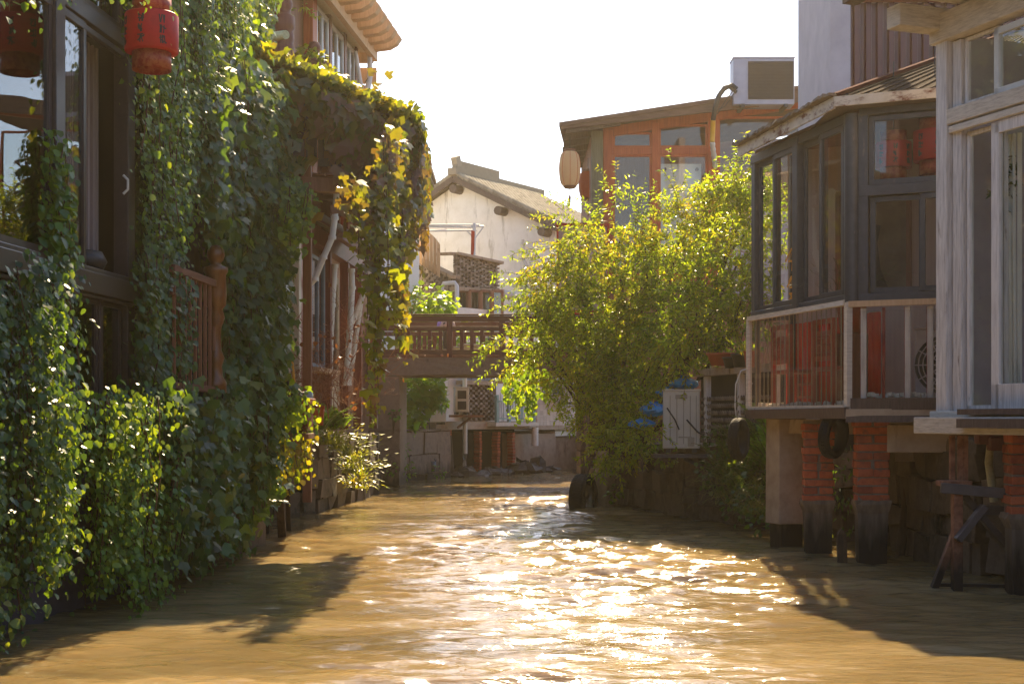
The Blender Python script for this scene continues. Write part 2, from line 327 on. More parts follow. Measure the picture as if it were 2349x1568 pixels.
m_gold = mk('lantern_brocade', ['#86150f', '#9c2c1c', '#b8603a', '#93221a'], .5, 14, .1, bump=.1, trans=.3)
m_char = mk('lantern_ink', ['#2b1522', '#3d1c2c'], .7, 9, .1, bump=0)
m_paper = mk('lantern_paper', ['#f0d2aa', '#f7dcb8'], .6, 4, .1, bump=.05, trans=.8)
m_papero = mk('lantern_orange', ['#cf5a30', '#de7040'], .6, 4, .1, bump=.05, trans=.7)
m_blue = mk('blue_plastic', ['#0d5f9c', '#1783c6', '#2a9adb'], .35, 7, .2, bump=.6, bd=.03)
m_teal = mk('teal_paint', ['#6a8a86', '#88a49e'], .6, 8, .3, bump=.15)
m_wtile = mk('pinkish_tile', ['#a8968a', '#bfaea1', '#c9b9ac'], .5, 3, .7, bump=.1)
m_rock = mk('wet_rock', ['#2b2722', '#4d463d', '#625a4f'], .6, 4, .5, bump=.7, bd=.04)
m_grav = mk('white_gravel', ['#bdb5a8', '#d8d2c7'], .9, 9, .6, bump=.2)
m_yel = mk('yellow_hose', ['#b98a1c', '#cf9f2a'], .4, 9, .2, bump=0)
m_bluegrey = mk('blue_grey_paint', ['#5a6470', '#7a8590'], .6, 6, .3, bump=.1)
m_banner = mk('banner_cloth', ['#b59a90', '#cdb7ad'], .8, 2, .1, bump=.4, bd=.05, trans=.3)
m_bred = mk('banner_red', ['#a5241c', '#c0352a'], .8, 3, .1, bump=.2, trans=.3)
m_glass = glassmat('window_glass')
m_glassd = glassmat('dark_window_glass', (.62, .64, .66), 1.9, .02)
m_acry = glassmat('clear_sheet', (.96, .95, .93), 1.3, .05, .09)
m_pour = glassmat('pouring_water', (.92, .95, .97), 1.33, .3, .9)
tide_mark(m_pier, .12, .4, '#2b241c'); tide_mark(m_rust, .1, .5, '#1c1613')
# leaves: reflected stops, then the colour light takes through the leaf
lf_ivy = leafmat('ivy_leaf', ['#243f16', '#3a6022', '#4d7a2a', '#6b8a2e'], ['#5a7a12', '#87a516', '#a9bd1e', '#c4c422'], .45)
lf_ivyd = leafmat('ivy_leaf_dark', ['#1a331c', '#2a4a26', '#3a6030', '#5a6b2e'], ['#4a6b14', '#6b8f18', '#8faa1c', '#b0b02a'], .42, .34)
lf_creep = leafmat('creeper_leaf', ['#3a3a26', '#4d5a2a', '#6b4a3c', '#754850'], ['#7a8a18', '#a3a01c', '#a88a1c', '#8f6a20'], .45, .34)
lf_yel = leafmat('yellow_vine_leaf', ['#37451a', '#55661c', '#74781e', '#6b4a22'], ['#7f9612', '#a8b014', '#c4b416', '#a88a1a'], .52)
lf_tree = leafmat('bush_leaf', ['#34501a', '#587420', '#7a8c28', '#8f8a2a'], ['#86aa14', '#aac41a', '#cad020', '#dab026'], .6, .3)
lf_fern = leafmat('fern_leaf', ['#244a1c', '#3d6b24', '#5a8a2c'], ['#5a8f1a', '#8fb520', '#b0c428'], .45)
lf_grass = leafmat('grass_leaf', ['#3a4a1c', '#5a6a26', '#7a7a34'], ['#7f9420', '#a8a82a', '#b5a23a'], .4)
lf_big = leafmat('broad_leaf', ['#2f5a1c', '#4a7a22', '#6b8f2a'], ['#86b014', '#a9c81c', '#c4d226'], .55)
lf_dark = leafmat('sword_leaf', ['#12261a', '#1d3a24', '#2d4a2a'], ['#2d4a18', '#4a6b20', '#6b7d24'], .3)

# ------------------------------------------------------------------ setting: water, banks
def build_water():
    ys = [2.0]
    while ys[-1] < 34: ys.append(ys[-1] + max(.03, ys[-1] * .0042))
    while ys[-1] < 60: ys.append(ys[-1] + .35)
    ys = np.array([-25, -8, -2, .5] + ys); xs = np.concatenate([[-14, -9], np.arange(-5.2, 7.2, .045), [9, 14]])
    X, Y = np.meshgrid(xs, ys); Z = np.zeros_like(X); r = np.random.default_rng(5)
    amp_mod = .7 + .6 * np.sin(X * .5 + Y * .23 + 1) * np.sin(Y * .31 - X * .2)
    for i in range(80):
        lam = .11 * (7 ** r.random()); th = r.normal(0, .38) + math.pi / 2; k = 2 * math.pi / lam
        a = .0082 * lam * r.uniform(.5, 1.2)
        Z += a * np.sin(k * (X * math.cos(th) + Y * math.sin(th)) + r.uniform(0, 6.3) + .9 * np.sin(X * r.uniform(.3, 1.2) + Y * r.uniform(.2, .9)))
    Z *= np.clip(amp_mod, .35, 1.5); fade = np.clip((Y - 1) / 1.5, 0, 1) * np.clip((55 - Y) / 15, 0, 1); Z *= fade
    ny, nx = X.shape; V = np.stack([X, Y, Z], -1).reshape(-1, 3)
    i = (np.arange(ny - 1)[:, None] * nx + np.arange(nx - 1)[None, :]).ravel()
    Q = np.stack([i, i + 1, i + nx + 1, i + nx], 1).astype(np.int32)
    me = bpy.data.meshes.new('water'); me.vertices.add(len(V)); me.vertices.foreach_set('co', V.ravel())
    me.loops.add(Q.size); me.loops.foreach_set('vertex_index', Q.ravel()); me.polygons.add(len(Q))
    me.polygons.foreach_set('loop_start', np.arange(len(Q), dtype=np.int32) * 4); me.polygons.foreach_set('loop_total', np.full(len(Q), 4, np.int32))
    me.polygons.foreach_set('use_smooth', np.ones(len(Q), bool)); me.update(calc_edges=True)
    m = bpy.data.materials.new('muddy_water'); m.use_nodes = True; nt = m.node_tree; L = nt.links.new; b = nt.nodes['Principled BSDF']
    tc = N(nt, 'TexCoord'); mp = N(nt, 'Mapping'); mp.inputs['Scale'].default_value = (.35, 1.0, 1); L(tc.outputs['Object'], mp.inputs[0])
    n1 = N(nt, 'TexNoise'); n1.inputs['Scale'].default_value = 13; n1.inputs['Detail'].default_value = 4; L(mp.outputs[0], n1.inputs[0])
    n2 = N(nt, 'TexNoise'); n2.inputs['Scale'].default_value = .9; n2.inputs['Detail'].default_value = 7; L(mp.outputs[0], n2.inputs[0])
    L(ramp(nt, n2.outputs[0], ['#655739', '#7f6d4b', '#978562'], .3, .7), b.inputs['Base Color'])
    bp = N(nt, 'Bump'); bp.inputs['Strength'].default_value = .8; bp.inputs['Distance'].default_value = .022; L(n1.outputs[0], bp.inputs['Height']); L(bp.outputs[0], b.inputs['Normal'])
    b.inputs['Subsurface Weight'].default_value = 1.0; b.inputs['Subsurface Radius'].default_value = (1.0, .74, .45); b.inputs['Subsurface Scale'].default_value = .35   # light spreads inside the silty water
    b.inputs['Roughness'].default_value = .06; b.inputs['IOR'].default_value = 1.33; b.inputs['Specular IOR Level'].default_value = .8
    return link('water', me, m, None, 'structure')
build_water()
g = MB()      # river banks at either side of the canal, as wide as the horizon
LB = [(-7, -60), (-6.2, 0), (-4.9, 6), (-3.15, 17.2), (-4.6, 17.6), (-3.75, 22.8), (-3.4, 31), (-2.3, 36.8), (3.2, 43.5)]
g.add([(x, y, 1.15) for x, y in LB] + [(3.2, 400, 1.15), (-400, 400, 1.15), (-400, -60, 1.15)], [tuple(range(len(LB) + 3))])
RB = [(8, -60), (6.6, 8), (5.9, 12), (5.4, 14), (4.6, 17), (3.8, 19.5), (3.05, 21.5), (2.0, 25.6), (2.1, 30), (2.5, 43), (3.21, 43.5)]
g.add([(x, y, 1.1) for x, y in RB] + [(3.21, 400, 1.1), (400, 400, 1.1), (400, -60, 1.1)], [tuple(range(len(RB) + 3))[::-1]])
g.build('ground', m_soil, kind='structure')
bed = MB(); bed.quad((-400, -60, -.9), (400, -60, -.9), (400, 400, -.9), (-400, 400, -.9)); bed.build('canal_bed', m_soil, kind='structure')

# coursed stone facing: rows of uneven blocks along a line on plan
def stone_rows(mb, pts, z0, z1, depth, course=.28, blk=(.3, .65), seed=3, lean=0, jit=.02):
    r = random.Random(seed)
    for (xa, ya), (xb, yb) in zip(pts[:-1], pts[1:]):
        a, b = Vector((xa, ya, 0)), Vector((xb, yb, 0)); d = (b - a); Ln = d.length; d.normalize(); nn = Vector((-d.y, d.x, 0))
        z = z0
        while z < z1 - .03:
            h = min(course * r.uniform(.75, 1.25), z1 - z); t = 0
            while t < Ln - .01:
                w = min(r.uniform(*blk), Ln - t); o = r.uniform(-jit, jit) + lean * (z - z0)
                p0 = a + d * (t + .008) + nn * o; p1 = a + d * (t + w - .008) + nn * o; q = nn * depth
                vs = [p0, p1, p1 + q, p0 + q]
                mb.hexa([v + Vector((r.uniform(-.012, .012), r.uniform(-.012, .012), z + .006 + r.uniform(-.01, .01))) for v in vs] + [v + Vector((r.uniform(-.012, .012), r.uniform(-.012, .012), z + h - .006 + r.uniform(-.01, .01))) for v in vs]); t += w
            z += h
# ================================================================== LEFT BANK
LW = (-4.40, .0844); LI = (-4.10, .0844); wd_ = Vector((.0841, .9965, 0)); wn = Vector((.9965, -.0841, 0))
def wl(Y, z, o=0): return L3(LW, Y, z, o)
# ---- house with dark framed windows
house = thing('window_house', 'ivy covered waterside house with dark framed glass windows and a black interior', 'house', wl(12, 0))
b = MB()
b.beam(wl(3, .55, -.15), wl(13.3, .55, -.15), .3, 2.1); b.beam(wl(-16, 4.2, -.15), wl(2.96, 4.2, -.15), .3, 9.4); b.beam(wl(3, 5.75, -.14), wl(13.3, 5.75, -.14), .26, .5)
b.beam(wl(13.18, 3.6, -.14), wl(13.34, 3.6, -.14), .22, 4.3); b.build('wall', m_dwall, house)
b = MB(); b.beam(wl(3, 6.1, -1.7), wl(13.6, 6.1, -1.7), 3.9, .14); b.build('roof', m_tile, house)
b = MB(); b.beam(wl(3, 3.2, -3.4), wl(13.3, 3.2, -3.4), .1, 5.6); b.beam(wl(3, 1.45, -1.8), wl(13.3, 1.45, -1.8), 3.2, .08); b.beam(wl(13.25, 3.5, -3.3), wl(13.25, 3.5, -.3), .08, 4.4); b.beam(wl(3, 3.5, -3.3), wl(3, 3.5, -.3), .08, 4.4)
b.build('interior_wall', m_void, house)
b = MB(); b.beam(wl(3, 2.585, .02), wl(13.3, 2.585, .02), .2, .17); b.beam(wl(3, 2.69, .06), wl(13.3, 2.69, .06), .05, .05); b.beam(wl(3, 2.48, .07), wl(13.3, 2.48, .07), .04, .03); b.build('window_sill', m_dframe, house, .008)
fr = MB(); fr.beam(wl(3, 4.74), wl(13.3, 4.74), .12, .14); fr.beam(wl(3, 4.62, .02), wl(13.3, 4.62, .02), .05, .05)
fr.beam(wl(3, 1.65), wl(13.3, 1.65), .1, .08)
for Y in (4.6, 6.6, 8.6, 10.78, 12.30, 13.15): fr.beam(wl(Y, 1.6, .01), wl(Y, 5.6, .01), .13, .17, up=wd_)
for Y in (5.6, 7.6, 9.7, 11.7, 12.62): fr.beam(wl(Y, 1.6, .005), wl(Y, 2.5, .005), .07, .07, up=wd_)
fr.build('window_frame', m_dframe, house, .006)
def sash(Y0, Y1, z0, z1, o, nm, glass=True, t=.055):
    s = MB()
    for z in (z0 + t / 2, z1 - t / 2): s.beam(wl(Y0, z, o), wl(Y1, z, o), .045, t)
    for Y in (Y0 + t / 2, Y1 - t / 2): s.beam(wl(Y, z0, o), wl(Y, z1, o), .045, t, up=wd_)
    f = s.build(nm, m_dframe, house)
    if glass: g_ = MB(); g_.beam(wl(Y0 + t, (z0 + z1) / 2, o), wl(Y1 - t, (z0 + z1) / 2, o), .006, z1 - z0 - 2 * t); g_.build('pane', m_glassd, f)
for Y0, Y1 in ((4.7, 6.52), (6.69, 8.51), (8.69, 10.69), (10.87, 11.36), (12.39, 13.07)): sash(Y0, Y1, 2.72, 4.66, .02, 'window')
for Y0, Y1 in ((4.7, 6.52), (6.69, 8.51), (8.69, 10.69), (10.87, 12.21), (12.39, 13.07)): sash(Y0, Y1, 4.82, 5.5, .0, 'window')
for Y0, Y1 in ((6.69, 7.56), (7.65, 8.51), (8.7, 9.66), (9.75, 10.69), (10.87, 11.66), (11.74, 12.2), (12.66, 13.07)): sash(Y0, Y1, 1.7, 2.47, .0, 'window', t=.035)
b = MB()
for i in range(40):
    Y = 11.28 + i * .025; b.beam(wl(Y, 2.7, -.22 + .018 * math.sin(i * 1.7)), wl(Y, 4.68, -.22 + .018 * math.sin(i * 1.7)), .02, .027, up=wd_)
b.build('curtain', m_curt, house)
b = MB(); b.beam(wl(11.38, 2.72, -.03), wl(11.38, 4.66, -.03), .05, .05, up=wd_); b.tube([wl(12.16, 3.42, .05), wl(12.16, 3.46, .09), wl(12.16, 3.54, .09), wl(12.16, 3.58, .05)], .012, 6); b.build('latch', m_alu, house)
b = MB(); b.lathe([(.0, 0), (.16, .02), (.2, .1), (.16, .18), (.02, .2)], wl(11.75, 2.7, -.14), 16, M=Matrix.Scale(1, 3)); solo(b, 'kettle', m_dark, 'dark round kettle on the sill of the open window', 'kettle', wl(11.75, 2.7, -.14))
# ---- red lanterns of stacked drums
def drum_lantern(name, label, pos, s, group='red drum lanterns'):
    t = thing(name, label, 'lantern', pos, group); p = Vector(pos)
    q = MB(); q.lathe([(.0, .13 * s + .0), (.135 * s, .13 * s), (.188 * s, .13 * s), (.195 * s, .14 * s), (.195 * s, .40 * s), (.19 * s, .41 * s), (.135 * s, .42 * s), (.0, .42 * s)], p, 36); q.build('drum', m_silk, t)
    for z0, z1, nm in ((0, .13, 'lower_band'), (.42, .53, 'upper_band')):
        q = MB(); q.lathe([(.138 * s, z0 * s), (.142 * s, z0 * s), (.142 * s, z1 * s - .001), (.138 * s, z1 * s - .001), (.138 * s, z0 * s)], p, 36); q.build(nm, m_gold, t)
    q = MB()                                            # brush-written characters wrapped on the drum
    rr = random.Random(4)
    for a0 in (-2.55, -1.72, -.9):
        for ci in range(3):
            zc = (.34 - ci * .075) * s
            for k in range(6):
                if rr.random() < .5: pa, pb = (rr.uniform(-.03, 0), rr.uniform(-.03, .03)), (rr.uniform(.0, .03), rr.uniform(-.03, .03))
                else: x = rr.uniform(-.025, .025); pa, pb = (x, -.03), (x + rr.uniform(-.01, .01), .03)
                P_ = []
                for (u, v) in (pa, pb):
                    an = a0 + u * s / (.196 * s); P_.append(p + Vector((math.cos(an) * .1965 * s, math.sin(an) * .1965 * s, zc + v * s)))
                nr = (P_[0] + P_[1] - 2 * p); nr.z = 0; nr.normalize(); q.beam(P_[0], P_[1], .009 * s, .002, up=nr)
    q.build('lettering', m_char, t)
    q = MB(); q.tube([p + Vector((0, 0, .5 * s)), p + Vector((0, 0, 1.3 * s))], .006, 6); q.build('cord', m_dark, t); return t
drum_lantern('drum_lantern', 'large bright red drum lantern with brocade bands hanging outside the ivy', W(348, 162, 11.35), 1.08)
# ---- loggia end: grey wall, railing, newel post
lw = thing('loggia_wall', 'dark grey rendered wall and pillar behind the ivy, beside the balcony railing', 'wall', wl(14.8, 0, -.5))
b = MB(); b.beam(wl(13.36, 3.4, -.75), wl(17.0, 3.4, -.75), .2, 6.6); b.build('back_wall', m_dwall, lw)
b = MB(); b.beam(wl(15.0, .2, -.35), wl(15.0, 6.5, -.35), .42, .45, up=wd_); b.build('pillar', m_dwall, lw)
b = MB(); b.beam(wl(15.3, 3.5, -.2), wl(16.9, 3.5, -.2), .2, 6); b.build('end_wall', m_dwall, lw)
b = MB(); b.beam(wl(13.34, 1.6, -.2), wl(16.9, 1.6, -.2), .9, .16); b.beam(wl(13.34, .5, -.1), wl(16.9, .5, -.1), .3, 2.0); b.build('plinth', m_ston, lw)
rl = thing('balcony_railing', 'rusty brown balcony railing with thin upright bars between the ivy columns', 'railing', LP(LI, 450, 895))
YA, YB = lineY(LI, 393), lineY(LI, 497)
ra = lambda Y, z, o=0: L3(LI, Y, z, o)
b = MB(); b.beam(ra(YA, 2.84), ra(YB, 2.82), .07, .07); b.build('top_rail', m_brownh, rl, .006)
b = MB(); b.beam(ra(YA, 1.80), ra(YB, 1.78), .07, .06); b.build('bottom_rail', m_brownh, rl, .006)
for i in range(9):
    Y = YA + (YB - YA) * (i + .5) / 9; b = MB(); b.beam(ra(Y, 1.8), ra(Y, 2.82), .028, .02, up=wd_); b.build('bar', m_brown, rl)
b = MB(); b.beam(ra(YA, 2.62), ra(YA + .35, 2.6), .025, .025); b.build('cross_bar', m_brownh, rl)
nw = LP(LI, 495, 900); b = MB()
b.lathe([(.0, 0), (.105, 0), (.105, .1), (.07, .16), (.06, .26), (.085, .34), (.055, .42), (.05, .62), (.09, .74), (.065, .82), (.1, .86), (.105, .96), (.1, 1.16), (.12, 1.19), (.115, 1.23), (.06, 1.25), (.05, 1.275), (.072, 1.3), (.088, 1.345), (.082, 1.4), (.05, 1.44), (.0, 1.455)], nw, 20)
solo(b, 'newel_post', mk('varnished_wood', ['#4a2c16', '#6b4222', '#7d5028'], .3, 6, .2, st=(4, 4, .5), bump=.15), 'turned orange brown newel post with a ball top at the balcony corner', 'post', nw)

# ---- timber house further along the left bank
LL = (-4.70, .0577); LU = (-5.55, .100); ll = lambda Y, z, o=0: L3(LL, Y, z, o); lu = lambda Y, z, o=0: L3(LU, Y, z, o)
ld = Vector((.0576, .998, 0)).normalized(); ud = Vector((.0995, .995, 0)).normalized()
th = thing('timber_house', 'old brown timber house with cream doors below and a jettied upper floor under deep eaves', 'house', ll(24, 1.15))
b = MB(); b.beam(ll(17.3, 3.2, -.25), ll(30.6, 3.2, -.25), .2, 4.6); b.beam(ll(30.5, 3.2, -3), ll(30.5, 3.2, -.3), .2, 4.6); b.build('lower_wall', m_brown, th)
b = MB(); b.beam(lu(19, 7.2, -.2), lu(26.3, 7.2, -.2), .2, 3.6); b.beam(lu(26.25, 7.0, -3.2), lu(26.25, 7.0, -.25), .12, 3.9); b.build('upper_wall', m_brown, th)
b = MB()                                                       # brick gable wall facing the viewer
for r_ in range(46):
    z = 5.3 + r_ * .085
    for c in range(9):
        x = -5.05 + c * .225 + (.11 if r_ % 2 else 0)
        if x < -3.55: b.box((x, 19.85, z), (.213, .12, .075))
b.build('brick_wall', m_brick, th); b = MB(); b.box((-4.4, 19.9, 7.2), (1.9, .16, 4)); b.build('mortar', m_mortar, th)
b = MB(); b.beam(lu(18.5, 8.35, -.5), lu(26.6, 8.35, -.5), 1.5, .05); b.build('soffit', m_cream, th)
b = MB(); b.beam(lu(18.5, 8.36, .3), lu(26.75, 8.36, .3), .1, .30); b.beam(lu(26.7, 8.3, -1.4), lu(26.7, 8.3, .28), .06, .26); b.build('fascia', m_ply, th)
b = MB(); b.hexa([lu(18.5, 8.5, .45), lu(18.5, 9.9, -3), lu(26.9, 9.9, -3), lu(26.9, 8.5, .45), lu(18.5, 8.56, .45), lu(18.5, 9.98, -3), lu(26.9, 9.98, -3), lu(26.9, 8.56, .45)])
b.build('roof', m_tile, th)
for i in range(15):
    Y = 19.4 + i * .5; b = MB(); b.prism([lu(Y, 8.34, .3), lu(Y, 8.38, .62), lu(Y, 8.46, .76), lu(Y, 8.58, .84), lu(Y, 8.68, .76), lu(Y, 8.66, .3)], ud * .2); b.build('eave_bracket', m_ply, th)
b = MB(); b.hexa([lu(18.5, 8.69, .25), lu(26.75, 8.69, .25), lu(26.75, 8.66, 1.0), lu(18.5, 8.66, 1.0), lu(18.5, 8.71, .25), lu(26.75, 8.71, .25), lu(26.75, 8.68, 1.0), lu(18.5, 8.68, 1.0)]); b.build('clear_gutter', m_acry, th)
b = MB()
for i in range(4): b.beam(lu(26.9, 7.42 + i * .10, -.1), lu(26.9, 7.42 + i * .10, .42 - i * .09), .3, .09)
b.beam(lu(26.9, 7.98, -.1), lu(26.9, 7.98, .3), .05, .3); b.build('stepped_bracket', m_ply, th)
for pY in (21.05, 22.95, 24.1, 25.25, 26.2):
    b = MB(); b.beam(lu(pY, 5.3, 0), lu(pY, 8.35, 0), .16, .3 if pY == 22.95 else .16, up=ud); b.build('post', m_orange if pY == 22.95 else m_redw, th, .01)
for Y0, Y1 in ((23.15, 24.0), (24.2, 25.15), (25.35, 26.1)):
    s = MB(); s.beam(lu(Y0, 8.2, .03), lu(Y1, 8.2, .03), .06, .08); s.beam(lu(Y0, 6.5, .03), lu(Y1, 6.5, .03), .06, .08)
    for Y in (Y0 + .03, (Y0 + Y1) / 2, Y1 - .03): s.beam(lu(Y, 6.5, .03), lu(Y, 8.2, .03), .06, .06, up=ud)
    f = s.build('window', m_alu, th); g_ = MB(); g_.beam(lu(Y0 + .05, 7.35, .03), lu(Y1 - .05, 7.35, .03), .006, 1.62); g_.build('pane', m_glassd, f)
b = MB(); b.tube([lu(25.9, 6.9, .12), lu(26.2, 7.3, .22), lu(26.35, 7.8, .28), lu(26.45, 8.25, .26)], [.05, .055, .05, .045], 8); b.tube([lu(26.2, 7.3, .2), lu(26.0, 7.75, .16), lu(25.95, 8.2, .1)], [.04, .04, .035], 8); b.build('branch_brace', m_wwood, th)
b = MB(); b.beam(lu(26.35, 5.2, .04), lu(26.35, 8.0, .04), .1, .14, up=ud); b.beam(lu(23.2, 6.55, .25), lu(26.3, 6.3, .25), .05, .14); b.build('side_board', m_redw, th)
# ground floor: cream doors, brick pier, windows
def door(Y0, Y1, z0, z1, o, lites=True):
    s = MB(); w = .09
    for Y in (Y0 + w / 2, Y1 - w / 2): s.beam(ll(Y, z0, o), ll(Y, z1, o), .06, w, up=ld)
    for z in (z0 + .06, z0 + .75, z1 - .06): s.beam(ll(Y0 + w, z, o), ll(Y1 - w, z, o), .055, .12)
    s.beam(ll(Y0 + w, z0 + .4, o - .01), ll(Y1 - w, z0 + .4, o - .01), .02, .6)
    f = s.build('door', m_cream, th)
    if lites: g_ = MB(); g_.beam(ll(Y0 + w, (z0 + z1) / 2 + .35, o), ll(Y1 - w, (z0 + z1) / 2 + .35, o), .006, z1 - z0 - 1.0); g_.build('pane', m_glassd, f)
for Y0, Y1 in ((18.6, 19.4), (19.45, 20.25), (20.3, 21.05), (21.75, 22.25), (25.1, 25.75), (25.8, 26.5)): door(Y0, Y1, 1.5, 4.9 if Y0 < 22 else 4.1, -.08)
b = MB()
for r_ in range(40): b.beam(ll(21.12, 1.7 + r_ * .085, -.06), ll(21.42 - .0, 1.7 + r_ * .085, -.06), .14, .074)
b.build('brick_pier', m_brick, th)
b = MB(); b.beam(ll(21.55, 1.4, -.02), ll(21.55, 5.1, -.02), .14, .18, up=ld); b.beam(ll(22.5, 1.4, -.02), ll(22.5, 5.1, -.02), .14, .18, up=ld); b.build('cream_post', m_cream, th)
b = MB(); b.beam(ll(22.75, 1.4, -.02), ll(22.75, 4.4, -.02), .1, .22, up=ld); b.build('red_post', m_redl, th)
s = MB()
for Y in (23.0, 23.55, 24.1, 24.65): s.beam(ll(Y, 2.4, 0), ll(Y, 4.2, 0), .07, .05, up=ld)
for z in (2.4, 4.2): s.beam(ll(23, z, 0), ll(24.65, z, 0), .08, .06)
f = s.build('window', m_bluegrey, th); g_ = MB(); g_.beam(ll(23.03, 3.3, 0), ll(24.62, 3.3, 0), .006, 1.7); g_.build('pane', m_glassd, f)
b = MB(); b.beam(ll(22.9, 2.3, .15), ll(24.8, 2.3, .15), .26, .07); b.build('window_sill', m_ply, th)
b = MB()
for Y in (24.9, 26.7, 28.2, 30.2): b.beam(ll(Y, 1.3, .02), ll(Y, 5.3, .02), .16, .16, up=ld)
b.beam(ll(22.6, 4.55, .03), ll(30.4, 4.55, .03), .18, .28); b.build('frame_post', m_redw, th)
# small tiled pent roof, wooden gallery above it
b = MB()
for i in range(16):
    Y = 23.3 + i * .17
    b.tube([ll(Y, 4.95, -.1), ll(Y, 4.78, .25), ll(Y, 4.55, .62)], .075, 6, caps=True)
b.build('pent_roof', m_tile, th)
b = MB(); b.hexa([ll(23.2, 4.5, .6), ll(26.1, 4.5, .6), ll(26.1, 4.9, -.1), ll(23.2, 4.9, -.1), ll(23.2, 4.54, .6), ll(26.1, 4.54, .6), ll(26.1, 4.94, -.1), ll(23.2, 4.94, -.1)]); b.beam(ll(23.2, 4.48, .55), ll(26.1, 4.48, .55), .1, .1); b.build('pent_board', m_brownh, th)
b = MB()
for i in range(7): b.beam(ll(22.6 + i * .9, 5.30, -.1), ll(22.6 + i * .9, 5.26, .95), .1, .13)
for i in range(8): b.beam(ll(22.4, 5.36, .05 + i * .12), ll(28.6, 5.36, .05 + i * .12), .1, .03)
b.beam(ll(22.4, 5.25, .95), ll(28.6, 5.25, .95), .05, .16); b.rough(.012, 3); b.build('gallery_floor', m_brownh, th)
b = MB()
for i in range(9): b.beam(ll(22.5 + i * .75, 5.36, .92), ll(22.5 + i * .75, 6.1, .92), .06, .06, up=ld)
b.beam(ll(22.4, 6.05, .92), ll(28.6, 6.05, .92), .06, .07); b.beam(ll(22.4, 5.75, .92), ll(28.6, 5.75, .92), .05, .05)
b.rough(.012, 4); b.build('gallery_rail', m_redw, th)
b = MB(); b.hexa([ll(22.3, 5.72, .98), ll(24.2, 5.78, 1.2), ll(24.3, 6.05, .3), ll(22.3, 5.98, .2), ll(22.3, 5.74, .98), ll(24.2, 5.8, 1.2), ll(24.3, 6.07, .3), ll(22.3, 6.0, .2)]); b.build('loose_panel', m_ply, th)
def pipe(label, pts, r, mat=None, name='drain_pipe', group='white drain pipes on the timber house'):
    q = MB(); q.tube(pts, r, 10); 
    for i in range(len(pts)): q.tube([Vector(pts[i]) - Vector((0, 0, .03)), Vector(pts[i]) + Vector((0, 0, .03))], r * 1.25, 10)
    return solo(q, name, mat or m_plas, label, 'pipe', pts[-1], group)
pipe('white corrugated pipe curving down across the timber house front', [W(772, 440, 23), W(768, 500, 23), W(762, 545, 23), W(742, 590, 23), W(722, 640, 23), W(700, 662, 23)], .05)
pipe('straight white pipe beside the cream doors of the timber house', [W(768, 610, 25), W(762, 700, 25), W(758, 800, 25), W(756, 880, 25)], .05)
pipe('white pipe with an elbow near the bridge end of the timber house', [W(806, 620, 26.4), W(808, 660, 26.4), W(802, 760, 26.4), W(794, 880, 26.4)], .055)
pipe('thin white pipe slanting across dark posts beside the bridge pier', [W(838, 660, 27.4), W(812, 730, 27.4), W(786, 790, 27.4)], .05)
pipe('grey white pipe bending at its foot beside the bridge pier', [W(830, 680, 27.8), W(816, 780, 27.8), W(806, 850, 27.8), W(800, 880, 27.8)], .045)
# bamboo spout, picket fence, turned post
q = MB(); q.tube([W(585, 92, 19), W(625, 84, 18.8), W(656, 80, 18.6)], [.062, .062, .058], 14); q.tube([W(622, 84.5, 18.8), W(624, 84.2, 18.8)], .066, 14); solo(q, 'bamboo_pipe', m_bamb, 'pale cut bamboo pole sticking out over the creeper before the brick wall', 'pole', W(585, 92, 19))
tp = W(654, 178, 19.4); q = MB(); q.lathe([(0, 0), (.13, 0), (.13, .4), (.105, .46), (.12, .5), (.12, .58), (.10, .62), (.13, .66), (.13, .82), (.085, .86), (.07, .89), (.085, .93), (.105, 1.0), (.085, 1.07), (.0, 1.105)], tp, 22); solo(q, 'turned_post', m_redw, 'dark turned wooden post with a ball top before the red brick wall', 'post', tp)
q = MB(); q.lathe([(0, 0), (.06, 0), (.05, .04), (.09, .1), (.095, .15), (.07, .21), (0, .235)], W(721, 132, 20.4), 18); solo(q, 'post_ball', m_redw, 'round purple brown ball finial peeking over the picket fence', 'finial', W(721, 132, 20.4))
pk = thing('picket_fence', 'small brown picket fence on top of the creeper covered canopy', 'fence', W(705, 200, 20))
for i in range(9):
    px = 672 + i * 9.6; h = rnd.uniform(-4, 5); q = MB(); q.beam(W(px, 205, 20 + i * .05), W(px + 1, 122 + i * 1.5 + h, 20 + i * .05), .05, .03, up=(0, 1, 0)); q.build('picket', m_brown, pk)
q = MB(); q.beam(W(676, 138, 19.94), W(755, 150, 20.36), .03, .07); q.build('rail', m_brownh, pk)
# ---- canopy (awning roof) over the terrace
cp = thing('canopy', 'dark slatted awning roof on posts, half buried under red and green creeper', 'canopy', (-2.2, 18.3, 1.2))
q = MB(); A = [(-3.35, 16.6, 5.78), (-1.28, 17.0, 4.93), (-1.42, 20.6, 4.93), (-3.2, 20.6, 5.78)]
q.hexa([Vector(p) for p in A] + [Vector(p) + Vector((0, 0, .07)) for p in A]); q.build('roof_panel', m_dark, cp)
q = MB()
for i in range(14):
    t = (i + .5) / 14; x = -3.3 + 2.0 * t; y = 16.62 + .4 * t; zt = 5.76 - .84 * t; q.beam((x, y, zt - .78 - .1 * (1 - t)), (x, y, zt), .132, .03, up=(0, 1, 0))
q.build('front_skirt', m_dwall, cp)
q = MB(); q.beam((-3.35, 16.6, 4.3), (-1.26, 17.0, 4.22), .12, .16); q.beam((-1.3, 16.98, 4.25), (-1.44, 20.6, 4.25), .12, .16); q.build('edge_beam', m_brown, cp)
q = MB()
for i in range(9): q.beam((-1.3 - .015 * i, 17.1 + i * .42, 4.2), (-1.3 - .015 * i, 17.1 + i * .42, 4.9), .03, .36, up=(0, 1, 0))
q.build('side_skirt', m_brown, cp)
